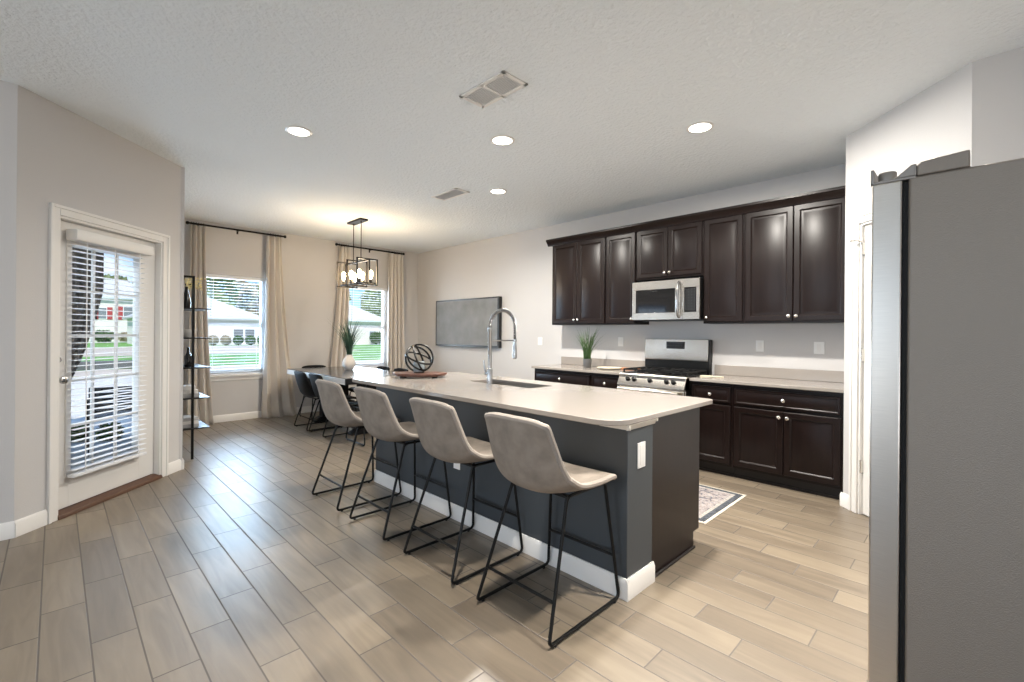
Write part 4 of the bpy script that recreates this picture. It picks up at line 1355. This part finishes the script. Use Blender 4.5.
for k, (x, y) in enumerate(((-102, -3), (-111, 2), (-102, 7), (-111, 12))):
    o = copy_tree(protos[0])
    o.location = (x, y, -.3)
    o.scale = (1.25, 1.25, 1.22)
    o['label'] = 'green tree rising behind the two-storey house with red shutters'
    o['group'] = 'trees behind the two-storey house'
def bush(lab, loc, r, m, seed, n=700, s=.12, group=None):
    rnd = random.Random(seed)
    t = thing('bush', lab, 'bush', loc, group=group)
    f = MB()
    leaf_ball(f, (0, 0, r[2] * .55), (r[0] * .9, r[1] * .9, r[2] * .5), n, s, rnd)
    leaf_ball(f, (r[0] * .3, -r[1] * .4, r[2] * .55), (r[0] * .6, r[1] * .6, r[2] * .45), n // 2, s, rnd)
    f.build('foliage', M[m], t, angle=180)
    MB().tube([(0, 0, -.1), (0, 0, r[2] * .5)], .05, 6).build('stem', M['trunk'], t)
    return t
for k, (y, m_) in enumerate(((10.3, 'tree2'), (11.45, 'tree2'), (12.6, 'tree2'), (13.75, 'hedge'), (14.9, 'hedge'), (16.05, 'hedge'))):
    bush(['brownish clipped shrub below the house seen through the window nearer the bookcase', 'green clipped shrub below the house seen through the window nearer the bookcase'][m_ == 'hedge'],
         (-54.9, y, -.16), (.6, .55, 1.0), m_, 20 + k, group='brownish shrubs by the first house' if m_ != 'hedge' else 'green shrubs by the first house')
bush('dark shrub at the right corner of the house behind the chandelier window', (-51, 27.6, -.16), (.9, 1.0, 1.5), 'hedge', 31, 900, .14)
bush('brownish shrub left of the dark one, by the chandelier window house', (-51, 23.6, -.16), (1.0, 1.4, 1.4), 'tree2', 32, 900, .14)
bush('round green shrub left on the far driveway seen through the patio door', (-70, 4.0, -.16), (1.0, 1.1, 1.5), 'hedge', 33, 600, .16)
bush('brownish shrub right on the far driveway seen through the patio door', (-70, 6.2, -.16), (1.0, 1.2, 1.3), 'tree2', 34, 600, .16)
for k, (x, y) in enumerate(((-8.05, -.12), (-8.15, .22), (-8.0, .52))):
    bush('low green groundcover plant at the patio edge outside the door', (x, y, -.16), (.17, .16, .28), 'hedge', 40 + k, 420, .03, 'groundcover plants at the patio edge')
tag(MB().box(-23.6, -23.3, -6, 2.6, -.16, .16).build('garden_edging', M['frame_g'], bevel=.03), 'dark low edging across the lawn seen through the patio door', 'edging')
# patio roof beam and tied-back outdoor drape
struct(MB().prism([(-8.3, -6), (-4.5, -6), (-4.5, -.30), (-5.44, .70), (-5.44, .78), (-8.3, .78)], 2.75, 2.9, 'z').build('ceiling_patio', M['siding']))
dr = thing('outdoor_drape', 'brown drape tied back on the patio outside the glass door', 'drape', (-7.35, .0, -.08))
def drfn(u, v):
    z = 2.7 * v
    tie = .74
    if z > tie:
        f = (z - tie) / (2.7 - tie)
        y0, y1 = -.16 - .10 * f, .045 + .36 * min(1, f * 1.7) ** .6
    else:
        f = 1 - z / tie
        y0, y1 = -.16 - .06 * f, .045 + .02 * f
    return (.035 * math.sin(2 * PI * 7 * u + .4 * math.sin(5 * v)), y0 + (y1 - y0) * u, z)
MB().grid(drfn, 99, 40).build('cloth', M['drape_out'], dr, solid=.004, angle=180)
MB().box(-.05, .05, -.18, .062, .74, .80).build('tie_back', M['drape_out'], dr, bevel=.01)
MB().tube([(0, -.5, 2.72), (0, .55, 2.72)], .012, 8).build('pole', M['black_mt'], dr)
pc = thing('patio_chair', 'black slatted metal chair on the patio outside the glass door', 'chair', (-7.25, .52, -.08), PI * .5)
f = MB()
for s in (-1, 1):
    f.tube([(s * .24, -.24, 0), (s * .24, -.22, .42), (s * .24, -.30, .78)], .014, 8)
    f.tube([(s * .24, .24, 0), (s * .24, .22, .60), (s * .24, -.22, .62)], .014, 8)
f.build('frame', M['black_mt'], pc)
f = MB()
for k in range(6): f.box(-.24, .24, -.2 + k * .075, -.145 + k * .075, .41, .425)
f.build('seat', M['black_mt'], pc)
f = MB()
for k in range(5):
    zz = .48 + k * .062
    f.box(-.24, .24, -.232 - .22 * (zz - .42), -.215 - .22 * (zz - .42), zz, zz + .042)
f.build('backrest', M['black_mt'], pc)
